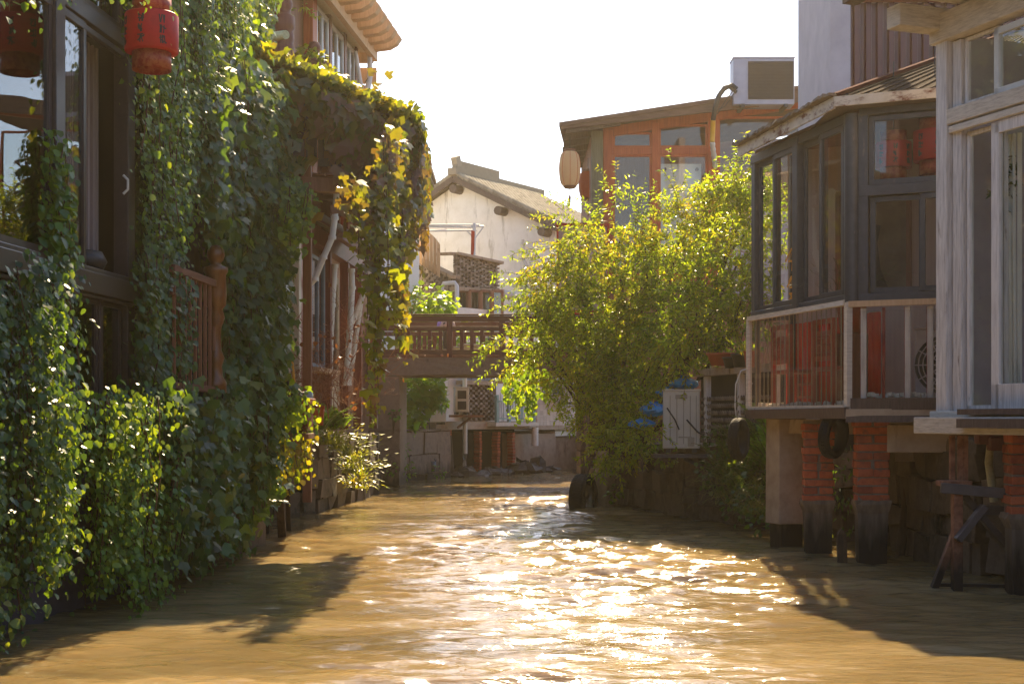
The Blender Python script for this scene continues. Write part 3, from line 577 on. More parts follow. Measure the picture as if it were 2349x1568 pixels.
for (x, y) in ((-3.2, 16.75), (-2.95, 20.5)): q = MB(); q.beam((x, y, .3), (x, y, 5.6), .12, .12); q.build('post', m_brown, cp)
# ---- stone embankment, planter, tap, spot lamp, mooring stakes
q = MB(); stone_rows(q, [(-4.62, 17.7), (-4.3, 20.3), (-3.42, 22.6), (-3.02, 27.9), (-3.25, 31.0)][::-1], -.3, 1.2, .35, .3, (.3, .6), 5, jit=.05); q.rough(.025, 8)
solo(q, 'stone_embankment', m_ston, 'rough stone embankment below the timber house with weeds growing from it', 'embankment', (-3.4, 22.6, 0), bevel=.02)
pl = thing('planter_box', 'dark red wooden planter box on a ledge with ivy trailing over it', 'planter', W(672, 1000, 17.6))
q = MB(); c0 = W(668, 955, 17.6); q.box(c0 + Vector((0, .2, -.02)), (.42, .5, .34)); q.build('box', m_redw, pl, .01)
q = MB(); q.box(c0 + Vector((0.0, .2, .19)), (.48, .56, .07)); q.build('rim', m_redl, pl, .008)
q = MB(); q.box(W(660, 1000, 17.6) + Vector((0, .1, 0)), (.56, .5, .07)); q.box(W(650, 1012, 17.4) + Vector((-.03, 0, 0)), (.42, .3, .06)); q.build('ledge', m_brown, pl, .006)
tpn = thing('garden_tap', 'black hose tap with red and yellow fittings on an upright pipe by the cream doors', 'tap', W(660, 895, 17.9))
q = MB(); q.tube([W(662, 893, 17.9), W(656, 840, 17.9), W(661, 790, 17.9), W(660, 740, 17.9), W(661, 716, 17.9)], .022, 8); q.build('pipe', m_dark, tpn)
q = MB(); q.tube([W(650, 716, 17.9), W(675, 718, 17.85)], .028, 8); q.tube([W(668, 716, 17.85), W(668, 704, 17.85)], .03, 8); q.build('valve', m_dark, tpn)
q = MB(); q.tube([W(668, 722, 17.85), W(668, 748, 17.85)], .026, 8); q.build('connector', m_redl, tpn)
q = MB(); q.tube([W(668, 748, 17.85), W(667, 800, 17.85), W(672, 850, 17.85), W(677, 895, 17.85)], .018, 8); q.build('hose', m_yel, tpn)
sp = thing('spot_lamp', 'grey blue floodlight lamp clipped beside the ivy planter', 'lamp', W(700, 925, 17.9))
q = MB(); M_ = Matrix.Rotation(R(90), 3, 'Y'); q.lathe([(0, 0), (.05, 0), (.075, .12), (.075, .16), (0, .16)], W(675, 911, 17.9), 16, M=M_); q.build('housing', m_steel, sp)
q = MB(); q.lathe([(.0, 0), (.072, .0), (.082, .03), (.082, .09), (.06, .11), (0, .115)], W(697, 911, 17.9), 16, M=M_); q.build('lamp_glass', mk('lamp_bluish', ['#7f98a6', '#a5b8c2'], .25, 5, .2, bump=0), sp)
q = MB(); q.tube([W(664, 897, 17.9), W(685, 893, 17.9), W(696, 905, 17.9)], .008, 6); q.tube([W(690, 918, 17.9), W(688, 935, 17.9)], .014, 6); q.build('bracket', m_dark, sp)
for nm, lb, pa, pb, r_ in (('mooring_stake', 'thick black slanted stake in the water below the planter ledge', W(652, 1232, 18.0), W(632, 1010, 17.2), .06), ('mooring_stake', 'thin brown stake standing behind the thick black one', W(664, 1200, 19.2), W(656, 1010, 18.6), .035), ('mooring_stake', 'broken brown stake close to the ivy edge below the ledge', W(612, 1190, 18.8), W(606, 1060, 18.4), .05)):
    q = MB(); q.beam(pa - Vector((0, 0, .3)), pb, r_ * 1.6, r_ * 1.6, up=(0, 1, 0)); q.rough(.01, 2); solo(q, nm, m_bark, lb, 'stake', pa, 'wooden mooring stakes', .01)
# crate-like slats of an old wooden chair leaning by the planter
q = MB()
for a_, b_ in (((712, 960), (722, 925)), ((722, 985), (728, 925)), ((736, 975), (740, 930))): q.beam(W(*a_, 20.5), W(*b_, 20.5), .06, .05, up=(0, 1, 0))
q.beam(W(704, 938, 20.45), W(742, 944, 20.45), .05, .08); solo(q, 'wooden_rack', m_orange, 'broken orange brown wooden rack between planter and ferns', 'rack', W(722, 985, 20.5))
# ================================================================== FOOTBRIDGE
BZ = 31.6
br = thing('footbridge', 'brown stone footbridge with a wooden railing crossing the canal', 'bridge', (-.6, BZ, 0))
x0, x1 = W(845, 0, BZ).x, W(1385, 0, BZ).x
zd0, zd1 = zat(860, BZ), zat(820, BZ)
q = MB(); n = 14
vs = []
for j, (z, o) in enumerate(((zd0, 0), (zd1, 0))):
    for i in range(n + 1): vs.append((x0 + (x1 - x0) * i / n, BZ + rnd.uniform(-.015, .015), z + (rnd.uniform(-.025, .015) if j == 0 else rnd.uniform(-.008, .008))))
q.prism([vs[i] for i in range(n + 1)] + [vs[2 * n + 1 - i] for i in range(n + 1)], (0, .4, 0)); q.prism([(x0, BZ + 1.9, zd0), (x1, BZ + 1.9, zd0), (x1, BZ + 1.9, zd1), (x0, BZ + 1.9, zd1)], (0, .4, 0)); q.build('deck_beam', m_pier, br)
q = MB(); q.box(((x0 + x1) / 2, BZ + 1.15, zd1 - .1), (x1 - x0, 1.49, .14)); q.build('deck', m_pier, br)
def railing(y):
    r1, r2, r3 = zat(731, y), zat(775, y) - .0, zat(806, y)
    q = MB(); q.box(((x0 + x1) / 2, y, zat(730, BZ)), (x1 - x0, .12, .12)); q.box(((x0 + x1) / 2, y - .01, zat(727, BZ) + .06), (x1 - x0, .16, .03)); q.build('top_rail', m_brownh, br, .006)
    q = MB(); q.box(((x0 + x1) / 2, y, zat(753, BZ)), (x1 - x0, .09, .1)); q.build('middle_rail', m_brownh, br, .006)
    q = MB(); q.box(((x0 + x1) / 2, y, zat(807, BZ)), (x1 - x0, .1, .12)); q.build('bottom_rail', m_brownh, br, .006)
    for i, px in enumerate([912, 936, 961, 985, 1010, 1031, 1059, 1082, 1105, 1129, 1152, 1172, 1196, 1220, 1244, 1268, 1292, 1316, 1340, 1364]):
        x = W(px, 0, BZ).x; tall = px in (912, 1031, 1152, 1268, 1364); q = MB()
        if tall: q.box((x, y, (zd1 + zat(733, BZ)) / 2), (.13, .11, zat(733, BZ) - zd1))
        else: q.box((x, y, (zat(757, BZ) + zat(803, BZ)) / 2), (.085, .06, zat(757, BZ) - zat(803, BZ)))
        q.build('baluster' if not tall else 'rail_post', m_redw, br, .006)
railing(BZ + .12); railing(BZ + 2.05)
q = MB(); stone_rows(q, [(W(918, 0, BZ).x, BZ - .1), (W(838, 0, BZ).x, BZ - .1)], -.4, zd0 - .01, -.9, .42, (.45, .8), 9, jit=.02)
q.build('pier', m_pier, br, .02)
q = MB(); q.box((W(878, 0, BZ).x, BZ + 1.2, .9), (.74, 2.0, 2.9)); q.build('pier_core', m_pier, br)
q = MB(); stone_rows(q, [(W(1400, 0, BZ).x, BZ - .1), (W(1330, 0, BZ).x, BZ - .1)], -.4, zd0 - .01, -2.2, .42, (.45, .8), 19, jit=.02); q.build('pier', m_pier, br, .02)
q = MB(); q.tube([W(1050, 790, 33), W(1360, 802, 33)], .03, 8); q.tube([W(1040, 797, 33), W(1360, 806, 33)], .03, 8); solo(q, 'bamboo_poles', m_bamb, 'two bamboo poles lying along the far side of the bridge deck', 'pole', W(1050, 800, 33))
q = MB(); c = W(1027, 805, 32.7); q.box(c + Vector((0, 0, .32)), (.2, .3, .66)); st_ = solo(q, 'dark_bin', m_dark, 'dark upright bin on the bridge behind the railing', 'bin', (c.x, c.y, zd1), None, .02)
q = MB(); q.lathe([(0, 0), (.13, .02), (.17, .09), (.14, .2), (.05, .24), (0, .25)], W(1027, 757, 32.7), 14); q.rough(.015, 2); solo(q, 'cloth_bundle', m_banner, 'pale pinkish cloth bundle on top of the dark bin', 'bundle', W(1027, 757, 32.7))
q = MB()
for dx, dz, r_ in ((0, 0, .075), (.03, -.06, .06), (-.03, -.05, .055), (.0, .06, .05)): q.lathe([(0, -r_), (r_ * .7, -r_ * .7), (r_, 0), (r_ * .7, r_ * .7), (0, r_)], W(1012, 742, 33.2) + Vector((dx - .72 + .7, 0, dz)), 10)
solo(q, 'flower_ball', mk('purple_bloom', ['#7a62a8', '#9c84c9'], .7, 8, .4, bump=.2), 'round purple flower head seen through the bridge railing', 'flower', W(1012, 748, 33.2))

# ================================================================== FAR BANK
FA, FB = Vector((-2.1, 36.6, 0)), Vector((2.9, 43.2, 0)); fd = (FB - FA).normalized(); fn = Vector((fd.y, -fd.x, 0))   # fn faces the viewer
def fp(px, py=None, z=None, o=0.0):               # point on the far facade plane at a picture column
    k = (px - CX) / F; p0 = FA + fn * o; t = (k * p0.y - p0.x) / (fd.x - k * fd.y); p = p0 + fd * t
    p.z = zat(py, p.y) if z is None else z; return p
def fbox(mb, xa, xb, ya, yb, o, th_=.1, mi=0):
    a0, b0 = fp(xa, ya, o=o), fp(xb, ya, o=o); a1, b1 = fp(xa, yb, o=o), fp(xb, yb, o=o); e = -fn * th_
    z1 = a0.z; z0 = a1.z; P_ = [Vector((p.x, p.y, z)) for z in (z0, z1) for p in (a0, b0, b0 + e, a0 + e)]
    return mb.hexa(P_, mi)
fh = thing('waterside_house', 'low far house behind the bridge with a concrete base, lattice brickwork and pink tiles', 'house', fp(1150, z=0))
q = MB(); fbox(q, 1012, 1180, 985, 1092, -.9, .2); q.build('dark_recess', m_void, fh)  # near-black slab paints the shade behind the brick columns
q = MB(); fbox(q, 1172, 1275, 995, 1092, -.1, .3); fbox(q, 1275, 1352, 985, 1092, -.35, .3); q.build('base_wall', m_conc, fh)
q = MB(); fbox(q, 915, 1012, 820, 980, -.25, .2); fbox(q, 1012, 1352, 700, 984, -.3, .2); q.build('wall', m_white, fh)
q = MB(); fbox(q, 1000, 1230, 966, 985, .15, 1.2); fbox(q, 1230, 1352, 975, 985, .1, 1.2); q.build('floor_slab', m_conc, fh)
for xa, xb in ((1024, 1032), (1092, 1100), (1133, 1143), (1168, 1177)):
    q = MB(); za, zb = fp(xa, 1090).z, fp(xa, 985).z; p = fp((xa + xb) / 2, z=0, o=-.1); wq = (xb - xa) / F * p.y
    for i in range(int((zb - za) / .085)): q.box((p.x + rnd.uniform(-.012, .012), p.y, za + .042 + i * .085), (wq, .2, .072), math.atan2(fd.y, fd.x))
    q.build('brick_column', m_brick, fh)
q = MB()                                           # pierced brick panel: every other brick stands proud
for r_ in range(14):
    for c_ in range(11):
        xa = 1072 + c_ * 5.9; ya = 881 + r_ * 5.9
        if (r_ + c_) % 2 == 0: fbox(q, xa, xa + 5.6, ya, ya + 5.4, .06, .16)
q.rough(.008, 3); q.build('lattice_panel', m_latt, fh)
q = MB(); fbox(q, 1070, 1138, 880, 964, -.12, .1); q.build('lattice_back', m_soil, fh)
q = MB(); fbox(q, 1066, 1142, 872, 881, .12, .3); q.build('ledge', m_conc, fh)
for i in range(5):
    q = MB(); xa = 1068 + i * 15; fbox(q, xa, xa + 12, 842, 871, .06, .06); q.build('shutter', m_bluegrey, fh)
q = MB()
for r_ in range(6):
    for c_ in range(16): xa = 1232 + c_ * 7.4; ya = 905 + r_ * 12; fbox(q, xa, xa + 7.1, ya, ya + 11.6, .04, .06)
q.build('wall_tiles', m_wtile, fh)
for i in range(5): q = MB(); xa = 1258 + i * 18; fbox(q, xa, xa + 15, 868, 902, -.02, .05); q.build('window', m_bluegrey, fh)
bl = thing('balcony_railing', 'pale teal balcony railing with a wooden ledge above the water, beyond the bridge', 'railing', fp(1185, 975))
q = MB(); fbox(q, 1138, 1236, 968, 977, .45, .6); q.build('floor', m_wwoodh, bl)
for xa in (1142, 1170, 1198, 1226): q = MB(); fbox(q, xa - 2.5, xa + 2.5, 905, 969, .42, .07); q.build('post', m_teal, bl)
q = MB(); fbox(q, 1140, 1230, 918, 922, .42, .05); fbox(q, 1140, 1230, 958, 961, .42, .05); q.build('rail', m_teal, bl)
for i in range(16): q = MB(); xa = 1146 + i * 5.2; fbox(q, xa, xa + 1.3, 922, 958, .41, .02); q.build('bar', m_alu, bl)
def ac_unit(name, label, c, w, d, h, rz, mat, group, front='louvre', legs=True):
    """c: middle of the underside; front faces local -Y"""
    t = thing(name, label, 'air conditioner', c, group); M = Matrix.Rotation(rz, 3, 'Z'); c = Vector(c)
    P_ = lambda x, y, z: c + M @ Vector((x, y, z))
    q = MB(); q.box(c + Vector((0, 0, h / 2)), (w, d, h), rz); q.build('casing', mat, t, .018)
    q = MB(); q.box(c + Vector((0, 0, h + .012)), (w + .02, d + .02, .03), rz); q.build('lid', mat, t, .006)
    if front == 'fan':
        q = MB(); Mq = M @ Matrix.Rotation(R(90), 3, 'X'); fc = P_(-w * .12, -d / 2 - .012, h / 2); r0 = min(h, w) * .42
        for i in range(7): rr = r0 * (1 - i / 7); q.lathe([(rr, -.008), (rr - .012, -.008), (rr - .012, .01), (rr, .01), (rr, -.008)], fc, 24, M=Mq)
        for i in range(6): a = i * math.pi / 6; q.beam(fc + M @ Vector((math.cos(a) * r0, 0, math.sin(a) * r0)), fc - M @ Vector((math.cos(a) * r0, 0, math.sin(a) * r0)), .012, .012)
        q.build('fan_guard', mat, t); q = MB(); q.lathe([(0, .0), (r0, .0), (r0, .008), (0, .008)], P_(-w * .12, -d / 2 - .003, h / 2), 24, M=Mq); q.build('fan_opening', m_dark, t)
    if front == 'fins':
        q = MB(); q.box(P_(w * .11, -d / 2 - .006, h * .52), (w * .74, .02, h * .82), rz); q.build('coil', m_fin, t)
        q = MB()
        for i in range(26): q.box(P_(w * .11, -d / 2 - .02, h * .125 + i * h * .0315), (w * .74, .012, .007), rz)
        q.build('grille', m_fin, t)
    if front == 'plain':
        q = MB(); q.box(P_(-.0, -d / 2 - .004, h * .90), (w * .32, .012, h * .07), rz); q.box(P_(w * .1, -d / 2 - .004, h * .2), (w * .36, .014, .02), rz)
        for xx in (-.3, -.12, .06, .24, .4): q.box(P_(w * xx, -d / 2 - .003, h * .5), (.012, .01, h * .84), rz)
        q.box(P_(w * .26, -d / 2 - .006, h * .12), (w * .18, .02, h * .16), rz); q.build('service_panel', m_acline, t, .004)
    if front == 'side':
        q = MB()
        for zz in (.28, .72): q.box(P_(-w * .02, -d / 2 - .004, h * zz), (w * .62, .012, h * .34), rz)
        q.build('side_grille', m_fin, t)
    for sx in (-.35, .35): q = MB(); q.box(P_(w * sx, 0, -.03), (.07, d + .12, .06), rz); q.build('foot', m_dark, t)
    return t
fr_ = math.atan2(fd.y, fd.x)
pa = fp(1058, 945, o=.55); ac_unit('air_conditioner', 'small white air conditioner on a bracket under the bridge, above the pouring pipe', pa, .36, .6, .62, .12, m_ac, 'air conditioners over the canal', 'side')
q = MB(); q.box(pa + Vector((.12, .1, -.1)), (.85, .6, .06), .12); q.beam(pa + Vector((-.1, .2, -.4)), pa + Vector((.3, -.1, -.1)), .05, .05); solo(q, 'wall_bracket', m_brown, 'brown bracket shelf under the small white air conditioner', 'bracket', pa + Vector((0, 0, -.45)))
pa = fp(992, 968, o=.3); ac_unit('air_conditioner', 'white air conditioner half hidden by broad leaves beside the bridge pier', pa, .62, .4, .72, .35, m_ac, 'air conditioners over the canal', 'louvre')
pa = fp(1310, 922, o=.45); ac_unit('air_conditioner', 'pale air conditioner against the pinkish tiles under the bush', pa, .8, .35, .6, fr_, m_ac, 'air conditioners over the canal', 'fan')
q = MB(); q.tube([fp(1066, 860, o=.5), fp(1067, 1040, o=.5)], .06, 10); q.tube([fp(1066, 950, o=.5), fp(1066, 962, o=.5)], .08, 10); solo(q, 'outfall_pipe', m_plas, 'upright white waste pipe letting water fall into the canal', 'pipe', fp(1067, 1040, o=.5))
q = MB(); pts = [fp(1067, 1040 + i * 4.2, o=.5 + .01 * i) + Vector((rnd.uniform(-.012, .012), 0, 0)) for i in range(13)]; pts[-1].z = 0; q.tube(pts, [.045 + .01 * math.sin(i * 1.3) for i in range(13)], 8); solo(q, 'falling_water', m_pour, 'thin white stream of water falling from the waste pipe', 'water jet', (pts[-1].x, pts[-1].y, 0))
q = MB(); q.tube([fp(1227, 980, o=.35), fp(1227, 1022, o=.35)], .1, 12); solo(q, 'pipe_stub', m_plas, 'short white pipe stub hanging below the teal balcony', 'pipe', fp(1227, 1022, o=.35))
q = MB(); q.tube([W(1345, 850, 38), W(1345, 1076, 38)], .045, 10); solo(q, 'upright_pipe', m_plas, 'long thin white upright pipe standing in the water beside the bush', 'pipe', W(1345, 1076, 38))
q = MB(); stone_rows(q, [(-1.55, 36.2), (-2.6, 34.0)], -.3, zat(985, 34.5), -.9, .45, (.5, .9), 12); q.rough(.02, 4); solo(q, 'stone_abutment', m_pier, 'weathered stone block wall at the water beyond the bridge pier', 'wall', (-2.1, 35, 0), bevel=.02)
for i in range(22):
    px = 1046 + i * 10.5 + rnd.uniform(-3, 3); p = fp(px, z=0, o=.35 + rnd.uniform(0, .25)); s_ = rnd.uniform(.14, .26) * (1.5 if 1180 < px < 1250 else 1)
    q = MB(); fz = rnd.uniform(.45, 1.1); q.lathe([(0, -.1), (s_, -.05), (s_ * 1.05, s_ * .45 * fz), (s_ * .6, s_ * 1.0 * fz), (0, s_ * 1.1 * fz)], p, rnd.choice([5, 6]), M=Matrix.Rotation(rnd.uniform(0, 3), 3, 'Z') @ Matrix.Diagonal((rnd.uniform(.7, 1.5), rnd.uniform(.6, 1.1), 1))); q.rough(s_ * .25, i); q.sm = [False] * len(q.f)
    o = solo(q, 'rock', m_rock, 'dark wet rock in the row at the foot of the far house', 'rock', p, 'wet rocks along the far waterline')
q = MB(); q.beam(fp(1036, 1088, o=.2), fp(1030, 1000, o=0), .14, .14, up=(0, 1, 0)); solo(q, 'leaning_beam', m_steel, 'grey beam leaning against the dark opening under the far house', 'beam', fp(1036, 1088, o=.2))
q = MB(); p = fp(985, 1085, o=.75); q.lathe([(0, 0), (.15, 0), (.17, .3), (.16, .3), (.14, .03), (0, .03)], p, 14); q.tube([p + Vector((-.16, 0, .3)), p + Vector((0, 0, .52)), p + Vector((.16, 0, .3))], .01, 6); q.tube([p + Vector((0, 0, .52)), p + Vector((0, .02, 1.6))], .01, 6); solo(q, 'hanging_bucket', m_dark, 'dark bucket hanging on a rope at the far stone wall', 'bucket', p)

# ---- gabled white house
gh = thing('gabled_house', 'white plastered house with a grey tiled gable roof, glowing in the haze behind the bridge', 'house', (-1.5, 43.5, 1.1))
AP = W(1056, 408, 43); rd, gd = Vector((.545, .84, 0)), Vector((.84, -.545, 0)); HWd, DR, DP = 3.35, 1.62, 4.2
q = MB()
prof = [AP + gd * HWd * -1 + Vector((0, 0, -DR - .1)), AP + Vector((0, 0, -.12)), AP + gd * HWd + Vector((0, 0, -DR - .1))]
base = [Vector((p.x, p.y, 1)) for p in (prof[2], prof[0])]
q.prism([base[1], base[0], prof[2], prof[1], prof[0]], rd * DP); q.build('wall', m_white, gh)
for s_ in (1, -1):
    q = MB(); L_ = math.hypot(HWd + .45, DR * (HWd + .45) / HWd); slope = (gd * s_ * (HWd + .45) + Vector((0, 0, -DR * (HWd + .45) / HWd)))
    e = AP - rd * .35; up_ = Vector((0, 0, .06))
    q.hexa([e, e + slope, e + slope + rd * (DP + .6), e + rd * (DP + .6), e + up_, e + slope + up_, e + slope + rd * (DP + .6) + up_, e + rd * (DP + .6) + up_])
    q.build('roof_deck', m_tile, gh)
    q = MB(); nt_ = 22
    for i in range(int((DP + .5) / .19)):
        for j in range(nt_):
            p0 = e + rd * (.06 + i * .19) + slope * (j / nt_) + Vector((0, 0, .12)); p1 = e + rd * (.06 + i * .19) + slope * ((j + 1.12) / nt_) + Vector((0, 0, .075))
            q.tube([p0, p1], [.07, .085], 6)
    q.build('roof_tiles', m_tilel, gh)
    q = MB(); v0, v1 = e + Vector((0, 0, -.08)), e + slope + Vector((0, 0, -.08)); q.beam(v0, v1, .1, .16); q.build('verge_board', m_slate, gh)
q = MB(); q.beam(AP - rd * .45 + Vector((0, 0, .14)), AP + rd * 4.6 + Vector((0, 0, .14)), .3, .2); q.beam(AP - rd * .3 + Vector((0, 0, .36)), AP + rd * 2.0 + Vector((0, 0, .36)), .18, .26); q.beam(AP - rd * .32 + Vector((0, 0, .42)), AP - rd * .1 + Vector((0, 0, .5)), .2, .3); q.build('ridge', m_tilel, gh)
for t_ in (0, .48, .93, -.55): q = MB(); p = AP + gd * HWd * t_ + Vector((0, 0, -.38 - DR * abs(t_))); q.tube([p - rd * .4, p + rd * .1], .13, 10); q.build('purlin_end', m_slate, gh)
cr = AP + gd * (HWd - .02); s = MB(); ws = [cr + rd * .25, cr + rd * 1.9]
for z in (3.6, 6.3, 5.2): s.beam(Vector((ws[0].x, ws[0].y, z)) + gd * .04, Vector((ws[1].x, ws[1].y, z)) + gd * .04, .08, .09)
for t_ in (.25, .8, 1.35, 1.9): p = cr + rd * t_ + gd * .04; s.beam(Vector((p.x, p.y, 3.6)), Vector((p.x, p.y, 6.3)), .08, .09, up=rd)
s.build('side_window', m_bluegrey, gh)
q = MB(); q.tube([W(1199, 550, 41.6), W(1200, 590, 41.6), W(1212, 625, 41.5), W(1222, 668, 41.4)], .05, 8); solo(q, 'wall_hose', m_plas, 'pale hose running down the gable wall of the white house', 'hose', W(1222, 668, 41.4))
q = MB(); q.tube([W(1142, 672, 40.2), W(1235, 688, 40.2)], .13, 12); solo(q, 'duct_pipe', m_plas, 'thick white horizontal pipe beside the lattice balcony', 'pipe', W(1188, 690, 40.2))
# ---- lattice brick balcony on top of the far house, windows under it
lb = thing('lattice_balcony', 'grey pierced brick balcony wall in front of the gabled house, above narrow windows', 'balcony', W(1060, 720, 39.6))
cA, cB, cC = W(960, 0, 41.3), W(1046, 0, 38.8), W(1146, 0, 39.6)
def lattice(pA, pB, ztA, ztB, zb, cols, rows, thk, mb):
    d = pB - pA; d.z = 0; nn = Vector((-d.y, d.x, 0)).normalized()
    for r_ in range(rows):
        for c_ in range(cols):
            t0, t1 = c_ / cols, (c_ + (1.0 if (r_ + c_) % 2 else .42)) / cols; zt0 = zb + (ztA + (ztB - ztA) * t0 - zb) * (r_) / rows; zt1 = zb + (ztA + (ztB - ztA) * t0 - zb) * (r_ + .94) / rows
            a, b2 = pA + d * t0, pA + d * t1
            mb.hexa([Vector((p.x, p.y, zt0)) for p in (a, b2, b2 + nn * thk, a + nn * thk)] + [Vector((p.x, p.y, zt1)) for p in (a, b2, b2 + nn * thk, a + nn * thk)])
q = MB(); lattice(cB, cC, zat(584, 38.8), zat(606, 39.6), zat(660, 39), 12, 15, .14, q); q.rough(.008, 3); q.build('front_panel', m_latt, lb)
q = MB(); lattice(cA, cB, zat(598, 41.3), zat(640, 38.8), zat(700, 39), 15, 15, .12, q); q.rough(.008, 4); q.build('side_panel', m_latt, lb)
q = MB(); q.beam(Vector((cB.x, cB.y + .05, zat(581, 38.8))), Vector((cC.x + .05, cC.y + .05, zat(603, 39.6))), .26, .07); q.beam(Vector((cA.x, cA.y, zat(594, 41.3))), Vector((cB.x, cB.y, zat(636, 38.8))), .26, .08); q.beam(Vector((cB.x - .5, cB.y + 1, zat(581, 39.6))), Vector((cB.x, cB.y + .05, zat(581, 38.8))), .26, .07); q.build('coping', m_conc, lb)
q = MB(); q.hexa([Vector((p.x, p.y, z)) for z in (2.2, zat(664, 39)) for p in (cB + Vector((.0, .2, 0)), cC + Vector((0, .2, 0)), cC + Vector((0, 2.2, 0)), cB + Vector((-.6, 2.2, 0)))]); q.beam(Vector((cA.x, cA.y + .2, 3.6)), Vector((cB.x, cB.y + .2, 3.6)), .15, 3.2); q.beam(Vector((cB.x - .1, cB.y, zat(664, 39))), Vector((cC.x + .06, cC.y, zat(664, 39))), .3, .1); q.build('storey_wall', m_conc, lb)
for px in (1050, 1078, 1104, 1130):
    s = MB(); p, p2 = W(px, 0, 38.85), W(px + 22, 0, 39.05)
    for z in (zat(668, 39), 2.5): s.beam(Vector((p.x, p.y, z)), Vector((p2.x, p2.y, z)), .08, .07)
    for k in (p, p2): s.beam(Vector((k.x, k.y, 2.5)), Vector((k.x, k.y, zat(668, 39))), .06, .08, up=(1, 0, 0))
    f = s.build('window', m_brown, lb); g_ = MB(); g_.hexa([Vector((k.x, k.y + o_, z)) for z in (2.5, zat(668, 39)) for k, o_ in ((p, 0), (p2, 0), (p2, .01), (p, .01))]); g_.build('pane', m_glassd, f)
q = MB(); q.tube([W(1048, 735, 38.3), W(1048, 655, 38.3), W(1043, 648, 38.3), W(1018, 650, 38.4), W(1014, 660, 38.4), W(1014, 700, 38.4)], .06, 10); solo(q, 'bent_pipe', m_alu, 'grey pipe bent over at the top beside the narrow windows', 'pipe', W(1048, 735, 38.3))
q = MB()
for (a, b2) in (((962, 516), (1100, 516)), ((962, 530), (1095, 528)), ((962, 520), (1085, 521))): q.tube([W(*a, 39.8), W(*b2, 39.8)], .025, 8)
q.tube([W(1087, 600, 39.8), W(1088, 512, 39.8)], .045, 8); q.tube([W(1070, 528, 39.8), W(1086, 545, 39.8)], .02, 6); q.tube([W(1110, 519, 39.8), W(1090, 546, 39.8)], .02, 6); q.tube([W(1080, 518, 39.8), W(1110, 519, 39.8)], .025, 6)
solo(q, 'drying_frame', m_alu, 'white metal clothes drying frame above the lattice balcony', 'drying frame', W(1087, 600, 39.8))
q = MB(); q.prism([W(1081, 528, 39.75), W(1089, 530, 39.75), W(1088, 570, 39.75), W(1084, 600, 39.75), W(1080, 585, 39.75)], (0, .03, 0)); solo(q, 'red_cloth', m_bred, 'red cloth hanging from the drying frame', 'cloth', W(1084, 600, 39.75))
q = MB(); pb = [(960, 606), (1010, 640), (1010, 560), (1000, 545), (985, 534), (960, 527)]
for i in range(6):
    xa, xb = 961 + i * 8.2, 968.6 + i * 8.2; ty = lambda x: 527 + max(0, (x - 965) / 45) ** 2 * 34
    q.prism([W(xa, 602 + (xa - 960) * .7, 40.6 - i * .25), W(xb, 602 + (xb - 960) * .7, 40.6 - i * .25), W(xb, ty(xb), 40.6 - i * .25), W(xa, ty(xa), 40.6 - i * .25)], (0, .04, 0))
solo(q, 'board_screen', m_ply, 'curved topped wooden board screen standing on the lattice wall', 'screen', W(985, 640, 40.3))
# ---- white house end behind the hanging creeper
we = thing('white_end_house', 'narrow white rendered house end with a small tiled eave behind the hanging creeper', 'house', W(900, 1000, 36))
a0, a1 = W(880, 0, 37.2), W(962, 0, 36.2)
q = MB(); q.hexa([Vector((p.x, p.y, z)) for z in (1.0, zat(392, 36.2)) for p in (a0 + Vector((-3, 0, 0)), a1, a1 + Vector((-.4, 4, 0)), a0 + Vector((-3, 4, 0)))]); q.build('wall', m_white, we)
q = MB(); z_ = zat(392, 36.2)
for i in range(4): q.box((a1.x - 1.98 + i * .03, a1.y + 1.9, z_ + .06 + i * .1), (4.05 + i * .06, 4.2, .1))
q.build('eave_corbel', m_slate, we)
q = MB()
for i in range(16):
    y = a1.y - .1 + i * .26
    q.tube([(a1.x + .16, y, z_ + .46), (a1.x - .4, y, z_ + .75), (a1.x - 2, y, z_ + 1.4)], .09, 7)
q.build('roof_tiles', m_tilel, we)
q = MB(); q.prism([W(962, 470, 36.4), W(990, 478, 36.4), W(990, 486, 36.4), W(962, 478, 36.4)], (0, 1.2, 0))
for i in range(6): q.prism([W(963 + i * 4.5, 480, 36.38), W(967 + i * 4.5, 481, 36.38), W(965 + i * 4.5, 500 + (i % 2) * 4, 36.38)], (0, .02, 0))
solo(q, 'awning', m_teal, 'small faded green striped awning on the white house end', 'awning', W(976, 500, 36.4))
# ================================================================== RIGHT BANK
# ---- lean-to house with orange window frames
R1Z = 25.4
r1 = thing('pent_roof_house', 'brown house with a sloping flat roof and orange framed windows above the bush', 'house', W(1600, 0, R1Z * KR + 1) * 1 - Vector((0, 0, W(1600, 0, R1Z * KR + 1).z - 1.1)))
rz_ = lambda x: 6.60 + (x - .85) * .1535           # underside line of the roof
def r1box(mb, xa, xb, za, zb, y=R1Z, d=.1): return mb.box(((xa + xb) / 2, y + d / 2, (za + zb) / 2), (xb - xa, d, zb - za))
q = MBR(); y0, y1 = R1Z - .6, R1Z + 4
q.hexa([Vector((x, y, rz_(x) + o)) for o in (0, .07) for x, y in ((.82, y0), (7.5, y0 - .0), (7.5, y1), (1.2, y1))]); q.build('roof', m_roofb, r1)
q = MBR(); q.hexa([Vector((x, y, rz_(x) + o - (0 if o else (.05 if x < 1 else .30)))) for o in (0, .055) for x, y in ((.86, y0 + .03), (7.5, y0 + .03), (7.5, y0 + .1), (.86, y0 + .1))]); q.build('fascia', m_roofb, r1)
for i in range(7): q = MBR(); y = R1Z - .5 + i * .62; q.hexa([Vector((x, yy, rz_(x) + o)) for o in (-.12, -.01) for x, yy in ((.95, y), (1.9, y), (1.9, y + .1), (.95, y + .1))]); q.build('rafter_end', m_slate, r1)
